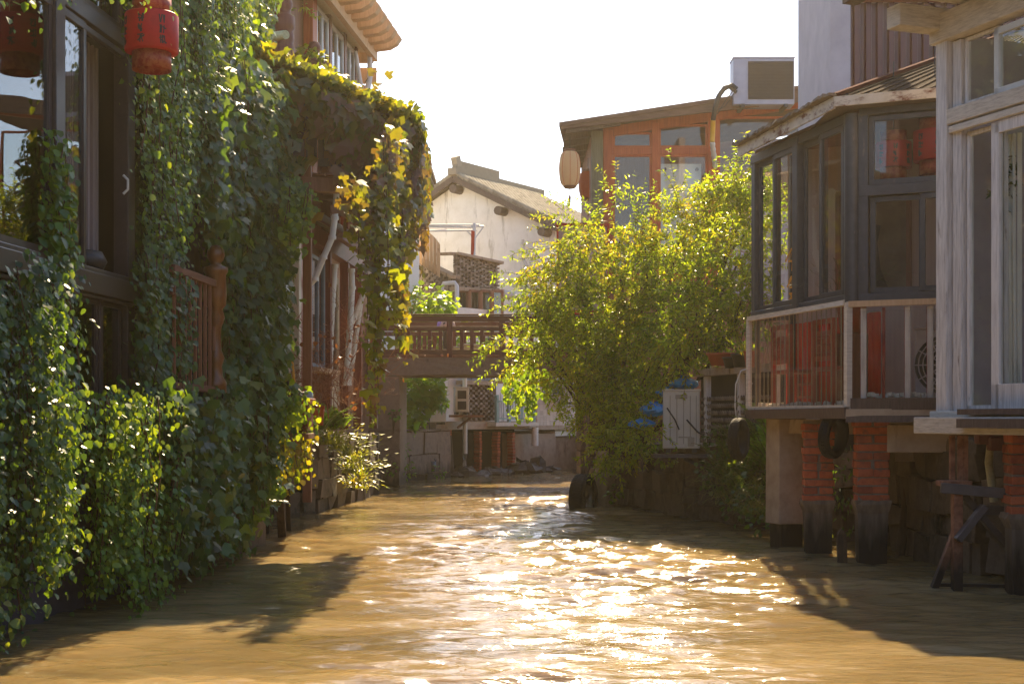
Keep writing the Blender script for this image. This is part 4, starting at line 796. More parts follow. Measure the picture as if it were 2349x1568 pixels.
q = MBR(); r1box(q, 1.42, 7.4, 1.1, 3.95, R1Z + .05, .2); q.hexa([Vector((x, y, z)) for z, xs in ((1.1, 0), (6.6, 0)) for x, y in ((1.42, R1Z + .25), (1.62, R1Z + .25), (1.62, y1 - .3), (1.42, y1 - .3))]); r1box(q, 1.42, 7.4, 1.1, 7.2, y1 - .4, .2); q.build('wall', m_brown, r1)
q = MBR(); r1box(q, 1.42, 1.62, 1.1, 6.62, R1Z - .08, .2); q.build('corner_post', mk('olive_post', ['#5d5a44', '#77735c'], .8, 6, .2, st=(4, 4, .4)), r1)
q = MBR(); r1box(q, 1.63, 1.80, 3.9, rz_(1.7) - .08, R1Z, .14); r1box(q, 2.50, 2.62, 3.9, rz_(2.55) - .08, R1Z, .12); r1box(q, 3.50, 3.68, 3.9, rz_(3.6) - .06, R1Z, .16)
r1box(q, 1.80, 3.50, 6.22, 6.34, R1Z + .01, .12); r1box(q, 1.80, 3.5, 3.95, 4.05, R1Z + .01, .12); q.hexa([Vector((x, y, rz_(x) + o)) for o in (-.2, -.02) for x, y in ((1.63, R1Z + .01), (7.3, R1Z + .01), (7.3, R1Z + .13), (1.63, R1Z + .13))]); q.build('window_frame', m_orange, r1, .006)
for xa, xb, za, zb in ((1.8, 2.5, 4.05, 6.22), (2.62, 3.5, 4.05, 6.22), (1.8, 2.5, 6.34, 6.62), (2.62, 3.5, 6.34, 6.76), (3.68, 6.2, 5.2, 6.9)):
    s = MBR(); t_ = .04
    for z in (za + t_ / 2, zb - t_ / 2): r1box(s, xa, xb, z - t_ / 2, z + t_ / 2, R1Z + .03, .06)
    for x in (xa + t_ / 2, xb - t_ / 2): r1box(s, x - t_ / 2, x + t_ / 2, za, zb, R1Z + .031, .055)
    f = s.build('window', m_orange, r1); g_ = MBR(); r1box(g_, xa + t_, xb - t_, za + t_, zb - t_, R1Z + .05, .006); g_.build('pane', m_glass, f)
q = MBR(); r1box(q, 2.68, 3.42, 4.6, 6.1, R1Z + .3, .04); q.build('white_board', m_white, r1)
q = MBR()
for x, z in ((2.76, 6.0), (3.34, 6.0), (3.34, 4.75), (2.76, 4.75)): q.tube([(x, R1Z + .26, z), (x, R1Z + .31, z)], .03, 10)
q.build('board_bolt', m_steel, r1)
q = MBR(); r1box(q, 3.75, 7.2, 3.6, 5.2, R1Z - .02, .1); q.build('lower_panel', m_lilac, r1)
q = MBR(); r1box(q, 1.66, 6.9, 4.0, 4.02, R1Z + .25, 4.2); q.build('floor', m_brownh, r1)
# paper lanterns at the eave
def paper_lantern(label, c, w, h, mat):
    t = thing('paper_lantern', label, 'lantern', c, 'paper lanterns under the eave'); c = Vector(c); r = w / 2; q = MB()
    prof = [(.45 * r, .06 * h)] + [(r * (.62 + .38 * math.sin(math.pi * min(1, max(0, u)) ) ** .45), .06 * h + u * .88 * h) for u in [i / 12 for i in range(13)]] + [(.45 * r, .94 * h)]
    q.lathe(prof, c, 24); q.build('shade', mat, t); q = MB()
    for k in range(8):
        a = k * math.pi / 4; q.tube([c + Vector((math.cos(a) * (rr + .004), math.sin(a) * (rr + .004), z)) for rr, z in prof], .004, 4)
    q.build('ribs', m_papero, t)
    for z, rr in ((.0, .5), (.03, .62), (.97, .55)): q = MB(); q.lathe([(rr * r - .01, z * h), (rr * r, z * h), (rr * r, z * h + .03), (rr * r - .01, z * h + .03), (rr * r - .01, z * h)], c, 20); q.build('ring', m_brown, t)
    q = MB(); q.tube([c, c - Vector((0, 0, .12))], .006, 6); q.tube([c - Vector((0, 0, .12)), c - Vector((0, 0, .17)), c - Vector((0, 0, .34))], [.008, .024, .012], 6); q.build('tassel', m_brown, t)
    q = MB(); q.tube([c + Vector((0, 0, h)), c + Vector((0, 0, h + .25))], .006, 6); q.build('cord', m_dark, t); return t
paper_lantern('pale cream paper lantern with tassel hanging from the eave corner', W(1307, 432, 27.6), .41, .75, m_paper)
paper_lantern('orange paper lantern partly behind the corner post', W(1349, 459, 29.4), .38, .62, m_papero)
# AC on the roof, its conduit
acr = ac_unit('air_conditioner', 'large white air conditioner standing on the sloping roof against the sky', Vector((4.18 * KR + .22, 24.9 * KR, CH + 5.72 * KR - .30)), 1.19, .45, .90, 0, m_acgr, None, 'fins')
q = MB(); q.tube([W(1690, 205, 27.6), W(1680, 196, 27.6), W(1662, 202, 27.6), W(1648, 222, 27.6), W(1640, 250, 27.6), W(1636, 275, 27.7)], .05, 10); q.tube([W(1690, 212, 27.6), W(1672, 200, 27.6), W(1652, 212, 27.6), W(1641, 245, 27.6)], .035, 8)
for k, (xx, yy) in enumerate(((1668, 225), (1662, 245))): q.tube([W(1688, 202 + 6 * k, 27.6), W(xx, yy, 27.6), W(1645, 262 - 10 * k, 27.6)], .01, 6)
cd = thing('conduit', 'taped pipe bundle looping from the roof air conditioner down the orange window frame', 'conduit', W(1636, 400, 27.6)); q.build('black_pipe', m_dark, cd)
q = MB(); q.tube([W(1636, 272, 27.7), W(1635, 300, 27.9), W(1634, 326, 27.9)], .05, 10); q.build('yellow_wrap', m_yel, cd)
q = MB(); pts = [W(1634 + i * .7, 326 + i * 6, 27.9 + i * .06) for i in range(14)]; q.tube(pts, [.055 if i % 2 else .046 for i in range(14)], 10); q.build('silver_wrap', m_alu, cd)
# banner beside the bush
bn = thing('banner', 'red bordered pale cloth banner half hidden behind the bush', 'banner', W(1315, 720, 27.5))
q = MB(); P_ = [[W(1282 + 14 * i, 522 + 24 * j, 27.5) + Vector((0, .05 * math.sin(i * 1.3 + j), 0)) for i in range(9)] for j in range(9)]
for j in range(8):
    for i in range(8): q.prism([P_[j][i], P_[j + 1][i], P_[j + 1][i + 1], P_[j][i + 1]], (0, .012, 0))
q.build('cloth', m_banner, bn)
q = MB(); q.beam(W(1279, 515, 27.45), W(1279, 725, 27.45), .1, .04, up=(1, 0, 0)); q.beam(W(1274, 515, 27.45), W(1398, 516, 27.45), .04, .06); q.beam(W(1395, 520, 27.45), W(1395, 720, 27.45), .08, .04, up=(1, 0, 0)); q.beam(W(1279, 715, 27.45), W(1395, 718, 27.45), .04, .08); q.build('border', m_bred, bn)
q = MB()
for k in range(10):
    a, b2 = math.pi * (.1 + .08 * k), math.pi * (.1 + .08 * (k + 1)); c0 = W(1345, 640, 27.4); q.beam(c0 + Vector((math.cos(a) * .3, 0, math.sin(a) * .22)), c0 + Vector((math.cos(b2) * .3, 0, math.sin(b2) * .22)), .01, .09, up=(0, 1, 0))
q.beam(W(1345, 660, 27.4), W(1375, 640, 27.4), .01, .1, up=(0, 1, 0)); q.build('painted_mark', m_bred, bn)

# ---- stone embankment under the bush, mossy post, truck tyre
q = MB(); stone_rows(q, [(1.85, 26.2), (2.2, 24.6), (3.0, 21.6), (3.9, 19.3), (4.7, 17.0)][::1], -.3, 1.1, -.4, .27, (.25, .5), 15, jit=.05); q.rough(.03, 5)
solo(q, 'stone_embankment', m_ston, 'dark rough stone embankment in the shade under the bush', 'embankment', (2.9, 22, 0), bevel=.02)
pp = W(1386, 1160, 24.4); q = MB(); q.lathe([(.0, -.3), (.165, -.3)] + [(.165 + (.014 if i % 2 else 0), .0 + i * .035) for i in range(16)] + [(.16, .6), (.155, .95), (.0, .95)], (pp.x, pp.y, 0), 18)
solo(q, 'ribbed_post', m_conc, 'ribbed concrete post in the water right behind the big tyre', 'post', (pp.x, pp.y, 0))
q = MB(); q.box((pp.x + .1, pp.y + .5, 1.5), (.7, .8, 1.3)); q.rough(.04, 3); solo(q, 'mossy_pier', m_ston, 'dark mossy stone pier behind the ribbed post, overgrown by the bush', 'pier', (pp.x + .1, pp.y + .5, 0), bevel=.03)
def tyre(name, label, c, r_out, r_in, w, M, tread, group):
    t = thing(name, label, 'tyre', c, group); q = MB(); prof = []
    for k in range(17):
        a = 2 * math.pi * k / 16; ca, sa = math.cos(a), math.sin(a); rm, rr = (r_out + r_in) / 2, (r_out - r_in) / 2
        prof.append((rm + rr * math.copysign(abs(ca) ** .6, ca), w / 2 * math.copysign(abs(sa) ** .55, sa)))
    q.lathe(prof, c, 40, M=M)
    q.build('casing', m_rubber, t); q = MB()
    for k in range(tread):
        a = 2 * math.pi * k / tread
        for s_ in (-1, 1):
            d = Vector((math.cos(a), math.sin(a), 0)); tt = Vector((-math.sin(a), math.cos(a), 0))
            p0 = d * (r_out + .002) + Vector((0, 0, s_ * w * .04)); p1 = d * (r_out - .008) + Vector((0, 0, s_ * w * .38)) + tt * r_out * .09
            q.beam(Vector(c) + M @ p0, Vector(c) + M @ p1, .018 * r_out / .3, .012, up=M @ d)
    q.build('tread', m_rubber, t); return t
Mx = Matrix.Rotation(R(90), 3, 'X')
tc_ = W(1338, 1130, 24.0); big = tyre('truck_tyre', 'big black tyre with its rim standing in the water against the ribbed post', (tc_.x, tc_.y, .17), .40, .24, .26, Matrix.Rotation(R(66), 3, 'Z') @ Mx, 40, None)
q = MB(); Mb = Matrix.Rotation(R(66), 3, 'Z') @ Mx; q.lathe([(.25, -.1), (.22, -.06), (.20, .0), (.22, .08), (.25, .1), (.25, -.1)], (tc_.x, tc_.y, .17), 28, M=Mb)
for k in range(5): a = k * 2 * math.pi / 5; q.beam(Vector((tc_.x, tc_.y, .17)), Vector((tc_.x, tc_.y, .17)) + Mb @ Vector((.22 * math.cos(a), .22 * math.sin(a), 0)), .05, .03)
q.build('rim', m_hub, big)
q = MB(); q.tube([Vector((tc_.x, tc_.y - .1, .5)), Vector((tc_.x + .05, tc_.y, .8)), Vector((pp.x - .05, pp.y, 1.1))], .012, 6); q.tube([Vector((tc_.x + .05, tc_.y + .1, .52)), Vector((pp.x - .05, pp.y, 1.1))], .012, 6); solo(q, 'tyre_rope', m_bark, 'frayed rope holding the big tyre to the mossy pier', 'rope', Vector((pp.x, pp.y, .5)))
# ---- AC under the bush, blue sacks, balustrade and pots
ac2 = ac_unit('air_conditioner', 'tall cream air conditioner on a bracket at the stone wall under the bush', W(1563, 1028, 20.9), .54, .35, .84, -.12, m_ac, None, 'plain')
ac2p = W(1563, 1036, 20.9)
q = MB(); q.box(ac2p + Vector((-.02, .1, -.06)), (.8, .5, .05)); q.beam(ac2p + Vector((.05, .1, -.1)), ac2p + Vector((.5, .2, -.3)), .05, .05); solo(q, 'wall_bracket', m_steel, 'grey steel bracket under the tall cream air conditioner', 'bracket', ac2p + Vector((0, 0, -.3)))
q = MB(); q.tube([W(1530, 935, 20.6), W(1548, 962, 20.6), W(1558, 985, 20.6)], .011, 6); q.tube([W(1575, 962, 20.6), W(1600, 990, 20.6), W(1625, 1005, 20.6)], .013, 6); solo(q, 'ac_hose', m_dark, 'thin dark hoses across the tall cream air conditioner', 'hose', W(1575, 1000, 20.6))
def sack(label, c, s_):
    q = MB(); prof = [(math.sin(math.pi * min(.97, max(.03, u))) ** .6 * s_ * 1.05, 1.15 * s_ * u) for u in [k / 9 for k in range(10)]] + [(.3 * s_, 1.3 * s_), (.02, 1.28 * s_)]
    q.lathe(prof, c, 22); rr = random.Random(int(c[0] * 100)); cc = Vector(c); fq = [(rr.uniform(0, 6), rr.uniform(2, 7), rr.uniform(8, 22)) for _ in range(6)]; vs = []
    for v in q.v:
        d = Vector(v) - cc; a_ = math.atan2(d.y, d.x); f = 1 + sum(.055 * math.sin(p_ + n_ * round(1) * a_ // 1 * 0 + n_ * a_ + w_ * d.z / s_ * .3) for p_, n_, w_ in fq) + rr.uniform(-.07, .07); vs.append((cc.x + d.x * f * 1.25, cc.y + d.y * f, v[2] + rr.uniform(-.03, .03) * s_))
    q.v = vs; q.sm = [False] * len(q.f); return solo(q, 'blue_sack', m_blue, label, 'sack', c, 'bright blue plastic sacks')
sack('bright blue plastic sack on top of the tall cream air conditioner', W(1570, 894, 21.0), .16); sack('bright blue plastic sack half covered by bush leaves', W(1500, 955, 20.9), .17); sack('lower bright blue plastic sack beside the air conditioner', W(1474, 985, 20.9), .14); sack('small blue plastic sack peeking out above the others', W(1530, 912, 21.0), .13)
bs = thing('balustrade', 'old whitewashed balustrade with dark pierced tiles, topped with flower pots', 'balustrade', W(1690, 960, 19.3))
ba, bb = Vector((2.75, 20.9, 0)), Vector((3.45, 18.2, 0)); bd_ = (bb - ba).normalized(); bz0, bz1 = 1.1, zat(848, 19.4)
q = MB(); q.beam(Vector((ba.x, ba.y, bz1)), Vector((bb.x, bb.y, bz1)), .2, .1); q.build('coping', m_conc, bs)
for t_ in (.12, .55, .95): p = ba.lerp(bb, t_); q = MB(); q.beam(Vector((p.x, p.y, bz0)), Vector((p.x, p.y, bz1 - .05)), .09, .12, up=bd_); q.rough(.012, 2); q.build('post', m_wwood, bs)
q = MB(); q.beam(Vector((ba.x + .04, ba.y, (bz0 + bz1) / 2)), Vector((bb.x + .04, bb.y, (bz0 + bz1) / 2)), .03, bz1 - bz0 - .1); q.build('dark_backing', m_void, bs)
q = MB()
for i in range(34):
    for j in range(7):
        p = ba.lerp(bb, (i + .5 + .5 * (j % 2)) / 35); z = bz0 + .06 + j * .1
        q.tube([Vector((p.x - .03, p.y, z)) - bd_ * .03, Vector((p.x - .045, p.y, z + .045)), Vector((p.x - .03, p.y, z)) + bd_ * .03], .014, 5)
q.build('pierced_tiles', m_tile, bs)
def pot(label, c, r, h, mat):
    q = MB(); q.lathe([(0, 0), (r * .72, 0), (r, h * .86), (r * 1.1, h * .86), (r * 1.1, h), (r * .95, h), (r * .9, h * .8), (0, h * .8)], c, 18); return solo(q, 'flower_pot', mat, label, 'pot', c, 'pots on the old balustrade')
pot('orange terracotta pot at the balustrade end next to the glass bay', W(1722, 842, 18.5), .09, .22, m_terra); pot('wide terracotta planter on the balustrade behind the dark pots', W(1655, 838, 19.9), .2, .17, m_terra)
pot('black plastic pot in the middle of the balustrade', W(1700, 842, 19.0), .13, .18, m_dark); pot('second black plastic pot next to the wide planter', W(1678, 844, 19.5), .12, .15, m_dark)
q = MB(); q.tube([W(1716, 845, 18.7), W(1700, 850, 18.7), W(1688, 880, 18.7), W(1686, 930, 18.7), W(1692, 980, 18.7), W(1700, 1035, 18.9)], .009, 6); q.tube([W(1712, 848, 18.7), W(1718, 870, 18.7), W(1726, 880, 18.7)], .008, 6); solo(q, 'white_cable', m_alu, 'loose white cable hanging down in front of the balustrade', 'cable', W(1700, 1035, 18.9))

# ---- glass bay on posts
Cc, Ff = Vector((3.493, 14.6, 0)), Vector((2.905, 17.0, 0)); Gg = Cc + Vector((.905, -.426, 0)) * 2.2
sdv = (Ff - Cc).normalized(); fdv = (Gg - Cc).normalized(); sn = Vector((-sdv.y, sdv.x, 0)); fnv = Vector((fdv.y, -fdv.x, 0))
def sp_(t, z, o=0): p = Cc + sdv * t + sn * o; p.z = z; return p           # along the canal side
def fp_(t, z, o=0): p = Cc + fdv * t + fnv * o; p.z = z; return p          # along the front
SL = (Ff - Cc).length
bay = thing('glass_bay', 'grey framed glass bay room on posts over the water, red behind its lower panels', 'bay room', (Cc.x + .6, Cc.y + 1, 1.5))
z0, zs, zt = 1.62, 2.69, 4.62
q = MB(); q.hexa([Vector((p.x, p.y, z)) for z in (1.5, 1.6) for p in (Cc + sn * .06 + fnv * .06, Gg + fnv * .06, Gg - fnv * 3, Ff + sn * .06 + sdv * .06)]); q.build('floor_slab', m_conc, bay)
q = MB(); q.beam(sp_(-.05, 1.56, .09), sp_(SL, 1.56, .09), .05, .1); q.beam(fp_(-.05, 1.50, .08), fp_(2.2, 1.50, .08), .05, .05); q.rough(.012, 2); q.build('rotten_edge', m_slate, bay)
q = MB()
q.tube([Vector((Cc.x, Cc.y, zs)) + (-sn - fnv) * .0, Vector((Cc.x, Cc.y, zt))], .085, 16); q.build('corner_column', m_gframe, bay)
q = MB(); q.beam(sp_(.05, zs + .04), sp_(SL, zs + .04), .12, .09); q.beam(sp_(.05, zt - .04), sp_(SL, zt - .04), .12, .1); q.beam(sp_(SL - .05, zs, 0), sp_(SL - .05, zt, 0), .1, .1, up=sdv); q.beam(sp_(1.22, zs, .01), sp_(1.22, zt, .01), .13, .13, up=sdv)
q.beam(fp_(.08, zs + .04), fp_(2.2, zs + .04), .12, .09); q.beam(fp_(.08, zt + .02), fp_(2.2, zt + .02), .12, .1); q.beam(fp_(.08, 3.82), fp_(2.2, 3.82), .11, .11); q.beam(fp_(.12, zs), fp_(.12, zt), .1, .1, up=fdv); q.beam(fp_(1.5, zs), fp_(1.5, zt), .1, .1, up=fdv)
q.build('window_frame', m_gframe, bay, .006)
def bsash(P_, t0, t1, za, zb, o, n_, par):
    s = MB(); w = .055
    for z in (za + w / 2, zb - w / 2): s.beam(P_(t0, z, o), P_(t1, z, o), .04, w)
    for t in (t0 + w / 2, t1 - w / 2): s.beam(P_(t, za, o), P_(t, zb, o), .04, w, up=sdv if P_ is sp_ else fdv)
    f = s.build(n_, m_gframe, par, .004); g_ = MB(); g_.beam(P_(t0 + w, (za + zb) / 2, o), P_(t1 - w, (za + zb) / 2, o), .006, zb - za - 2 * w); g_.build('pane', m_glass, f)
for t0, t1, o in ((.1, .66, .03), (.62, 1.16, -.02), (1.28, 1.86, .03), (1.82, SL - .1, -.02)): bsash(sp_, t0, t1, zs + .09, zt - .09, o, 'window', bay)
for t0, t1, o in ((.18, .72, -.02), (.68, 1.45, .03), (1.55, 2.15, .0)): bsash(fp_, t0, t1, zs + .09, 3.76, o, 'window', bay)
for t0, t1 in ((.17, 1.45), (1.55, 2.15)): bsash(fp_, t0, t1, 3.88, zt - .04, .0, 'window', bay)
for t0, t1 in ((.1, 1.2), (1.24, SL - .02)):
    q = MB(); q.beam(sp_(t0, (z0 + zs) / 2, .07), sp_(t1, (z0 + zs) / 2, .07), .006, zs - z0 - .03); q.build('lower_sheet', m_acry, bay)
q = MB(); q.beam(fp_(.08, (z0 + zs) / 2 - .04, .05), fp_(2.1, (z0 + zs) / 2 - .04, .05), .006, zs - z0 - .1); q.build('lower_sheet', m_acry, bay)
m_thin = mk('yellowed_bar', ['#8a8068', '#a39a80'], .6, 7, .4, bump=.05)
for i in range(21): q = MB(); t = .07 + i * .115; q.beam(sp_(t, z0, .03), sp_(t, zs, .03), .008, .01, up=sdv); q.build('thin_bar', m_thin, bay)
for i in range(6):
    t = .12 + i * .22; q = MB(); 
    if i != 1: q.beam(fp_(t, z0, .01), fp_(t, zs - .06, .01), .045, .055, up=fdv); q.build('white_bar', m_wwood, bay)
    q = MB(); q.beam(fp_(t - .025, z0, -.02), fp_(t - .025, zs - .06, -.02), .02, .03, up=fdv); q.build('red_bar', m_redl, bay)
q = MB(); q.beam(fp_(-.02, zs - .02, .07), fp_(2.2, zs - .02, .07), .05, .06); q.build('wooden_sill', m_ply, bay); q = MB(); q.beam(fp_(.0, z0 + .03, .04), fp_(2.2, z0 + .03, .04), .1, .12); q.build('bottom_board', m_slate, bay)
q = MB(); q.beam(sp_(0, zs - .0, .075), sp_(SL, zs - .0, .075), .05, .05); q.beam(sp_(SL + .02, z0, .07), sp_(SL + .02, zs, .07), .05, .06, up=sdv); q.beam(sp_(-.02, z0, .06), sp_(-.02, zs, .06), .06, .07, up=sdv); q.beam(sp_(0, z0 - .0, .075), sp_(SL, z0 - .0, .075), .05, .04); q.rough(.006, 3); q.build('sheet_edging', m_wwoodh, bay)
q = MB()
for i in range(90): t = rnd.uniform(.1, SL - .1); p = sp_(t, z0 + rnd.uniform(0, .05), -.06 + rnd.uniform(-.04, .06)); q.box(p, (.05, .05, .04), rnd.uniform(0, 3))
for i in range(80): t = rnd.uniform(.1, 2.0); p = fp_(t, z0 + .1 + rnd.uniform(0, .03), -.06 + rnd.uniform(-.04, .04)); q.box(p, (.045, .045, .035), rnd.uniform(0, 3))
q.rough(.008, 2); q.build('gravel', m_grav, bay)
ir = lambda a, b2, z: Cc + sdv * a - fnv * 0 + fdv * b2 + Vector((0, 0, z))
q = MB(); bw0, bw1 = Cc + sdv * 2.55 + fdv * .45, Cc + sdv * 2.0 + fdv * 4.5
q.beam(Vector((bw0.x, bw0.y, 3.2)), Vector((bw1.x, bw1.y, 3.2)), .1, 3.3); q.build('back_wall', m_pink, bay)
q = MB(); ce = [Cc, Gg, Gg - fnv * 3, Ff]; q.hexa([Vector((p.x, p.y, z)) for z in (4.66, 4.70) for p in ce]); q.build('ceiling', m_brownh, bay)
q = MB(); 
for t0 in (.02, .44): p = Ff + fdv * t0; q.beam(Vector((p.x, p.y, 1.6)) - sdv * .03, Vector((p.x, p.y, 4.6)) - sdv * .03, .06, .06)
q.beam(Vector((Ff.x, Ff.y, 2.7)) - sdv * .03, Vector((Ff.x, Ff.y, 2.7)) + fdv * .46 - sdv * .03, .06, .07); q.build('end_frame', m_gframe, bay)
# roof of the bay: hip towards the canal
E0 = Cc + sn * .16 + fnv * .16 - sdv * 0; E1 = Ff + sn * .16 + sdv * .12; E2 = Gg + fdv * 1.2 + fnv * .16; TP = W(2420, 40, 16.6)
zr = 4.76
e0, e1, e2 = (Vector((p.x, p.y, zr)) for p in (E0, E1, E2))
q = MB(); q.add([e0, e2, TP, e1, e0 - Vector((0, 0, .06)), e2 - Vector((0, 0, .06)), e1 - Vector((0, 0, .06))], [(0, 1, 2), (3, 0, 2), (4, 5, 1, 0), (6, 4, 0, 3)]); q.build('roof', m_bayroof, bay)
q = MB(); q.beam(e0, TP, .08, .07); q.rough(.01, 2); q.build('hip_ridge', mk('dull_red_ridge', ['#3a1c1c', '#5a3030'], 1.0, 9, .3, bump=.4, spec=.05), bay)
q = MB()
dsl = (TP - e0)
for i in range(26):
    a, b2 = e0.lerp(e2, i / 26), e0.lerp(TP, min(1, i / 26 * .86)); c_ = a.lerp(TP, .8); q.beam(a + Vector((0, 0, .004)), c_ + Vector((0, 0, .004)), .035, .012)
q.build('roof_batten', m_bayroof, bay)
q = MB(); q.beam(e0 + Vector((0, 0, -.06)), e1 + Vector((0, 0, -.06)), .025, .12); q.beam(e0 + Vector((0, 0, -.05)), e2 + Vector((0, 0, -.05)), .025, .1); q.build('fascia', m_fasc, bay)
q = MB()
for i in range(22): a = e0.lerp(e1, i / 22); b2 = e0.lerp(e1, (i + .9) / 22); u = (TP - a).normalized(); q.beam(a + Vector((0, 0, .03)) - u * .03 + Vector((0, 0, rnd.uniform(0, .02))), b2 + Vector((0, 0, .03)) - u * .03, .1, .03)
q.rough(.01, 6); q.build('eave_tiles', m_tile, bay)
q = MB(); e = .12; q.hexa([p - Vector((0, 0, .1)) + Vector((0, 0, o)) for o in (0, .02) for p in (e0, e2, e2 - fnv * .6, e1 + fdv * .6)]); q.build('eave_soffit', m_slate, bay)
# yellow brush characters on a pane, next to the main post (only their right halves show past the frame)
q = MB()
def stroke(u0, v0, u1, v1, w=.022): a, b2 = sp_(1.335 + u0, v0, .045), sp_(1.335 + u1, v1, .045); q.beam(a, b2, w, .004, up=sn)
for zc, ss in ((3.28, [(.12, .05, .02, .12), (.02, .12, .18, -.01), (.11, -.01, .0, -.02), (.0, -.02, .01, -.13)]), (3.0, [(.1, .04, .02, .09), (.02, .07, .14, -.02), (.07, -.03, .0, -.03)]), (2.9, [(.08, .0, .0, .0), (.04, .0, .01, -.09)]), (2.80, [(.06, .05, .0, .05), (.06, .05, .05, -.04), (.05, -.04, .0, -.05), (.05, 0, .0, 0)])):
    for a in ss: stroke(a[0], zc + a[1], a[2], zc + a[3])
ch = solo(q, 'window_lettering', mk('yellow_paint', ['#c9851c', '#d99a2c'], .5, 9, .1, bump=0), 'yellow hand painted characters running down the bay window beside its middle post', 'lettering', sp_(1.4, 2.75, .045))
# things inside the bay
drum_lantern('drum_lantern', 'red drum lantern hanging left inside the glass bay, half hidden by the transom', Cc + sdv * .50 + fdv * .66 + Vector((0, 0, 3.98)), .95)
drum_lantern('drum_lantern', 'red drum lantern hanging higher inside the glass bay, beside the white house post', Cc + sdv * .35 + fdv * 1.0 + Vector((0, 0, 3.98)), 1.1)
pf = thing('framed_picture', 'brown framed upright hanging picture on the back wall of the glass bay', 'picture', bw0.lerp(bw1, .3) + Vector((0, 0, 3.0)))
bwd = (bw1 - bw0).normalized(); bwn = Vector((bwd.y, -bwd.x, 0))
def bwp(t, z, o): p = bw0 + bwd * t + bwn * o; p.z = z; return p
q = MB()
for t in (.62, 1.44): q.beam(bwp(t, 2.95, .09), bwp(t, 4.1, .09), .05, .05, up=bwd)
for z in (2.95, 4.1): q.beam(bwp(.6, z, .09), bwp(1.46, z, .09), .05, .05)
q.build('picture_frame', m_brown, pf); q = MB(); q.beam(bwp(.62, 3.52, .07), bwp(1.44, 3.52, .07), .01, 1.13); q.build('paper', mk('old_paper', ['#6a5d52', '#85776a'], .9, 4, .1), pf)
q = MB(); q.prism([bwp(t, z, .082) for t, z in ((.85, 3.02), (1.2, 3.0), (1.12, 3.2), (1.08, 3.5), (1.12, 3.7), (.98, 3.75), (.93, 3.45), (.9, 3.2))], bwn * .004); q.build('ink_shape', m_dframe, pf)
def chair(label, c, rz):
    t = thing('lattice_chair', label, 'chair', c, 'red wooden chairs in the glass bay'); c = Vector(c); M = Matrix.Rotation(rz, 3, 'Z'); P_ = lambda x, y, z: c + M @ Vector((x, y, z))
    q = MB(); q.hexa([P_(x, y, z) for z in (.42, .46) for x, y in ((-.24, -.1), (.24, -.1), (.24, .24), (-.24, .24))]); q.build('seat', m_redch, t)
    for x, y, h in ((-.22, -.08, .42), (.22, -.08, .42), (-.22, .22, .95), (.22, .22, .95)): q = MB(); q.beam(P_(x, y, 0), P_(x, y, h), .05, .05, up=M @ Vector((1, 0, 0))); q.build('leg', m_redch, t)
    q = MB()
    for z in (.95, .82, .55): q.beam(P_(-.25, .22, z), P_(.25, .22, z), .04, .05)
    for i in range(7): q.beam(P_(-.2 + i * .066, .22, .55), P_(-.2 + i * .066, .22, .82), .02, .02, up=M @ Vector((1, 0, 0)))
    for z in (.62, .7, .77): q.beam(P_(-.2, .22, z), P_(.2, .22, z), .018, .018)
    q.build('backrest', m_redch, t); q = MB()
    for z in (.15, .3): q.beam(P_(-.22, -.08, z), P_(.22, -.08, z), .03, .03)
    q.build('stretcher', m_redch, t); return t
ca = math.atan2(sdv.y, sdv.x)
chair('red wooden lattice backed chair next to the far end of the glass bay', sp_(1.85, 1.6, -.28), ca); chair('red wooden lattice backed chair next to the corner of the glass bay', sp_(.75, 1.6, -.28), ca)
q = MB(); 
for i in range(26): t = .25 + i * .085; q.beam(sp_(t, 1.62, -.42 + .03 * math.sin(i * 2.1)), sp_(t, 2.62, -.42 + .03 * math.sin(i * 2.1)), .03, .09, up=sdv)
solo(q, 'red_curtain', mk('red_cloth', ['#d8301e', '#ea4a34'], .7, 5, .3, trans=.5), 'folded red cloth curtain behind the chairs in the glass bay', 'curtain', sp_(1.2, 1.62, -.85))
acin = ac_unit('air_conditioner', 'dusty white air conditioner stored behind the front bars of the glass bay', fp_(.95, 1.68, -.6), .8, .3, .75, math.atan2(fdv.y, fdv.x), m_lilac, None, 'fan')
# tyres hung on the bay
ty = tyre('scooter_tyre', 'worn scooter tyre hanging edge on at the far corner of the glass bay', sp_(SL + .02, 1.26, .2), .245, .165, .13, Matrix.Rotation(R(-28), 3, 'Z') @ Matrix.Rotation(R(90), 3, 'Y'), 44, 'scooter tyres hung as fenders')
ty = tyre('scooter_tyre', 'worn scooter tyre hanging face on before the first brick pillar', Vector((W(1912, 998, 15.2).x, 15.2, zat(998, 15.2))), .245, .165, .12, Matrix.Rotation(R(-42), 3, 'Z') @ Matrix.Rotation(R(96), 3, 'Y'), 44, 'scooter tyres hung as fenders')
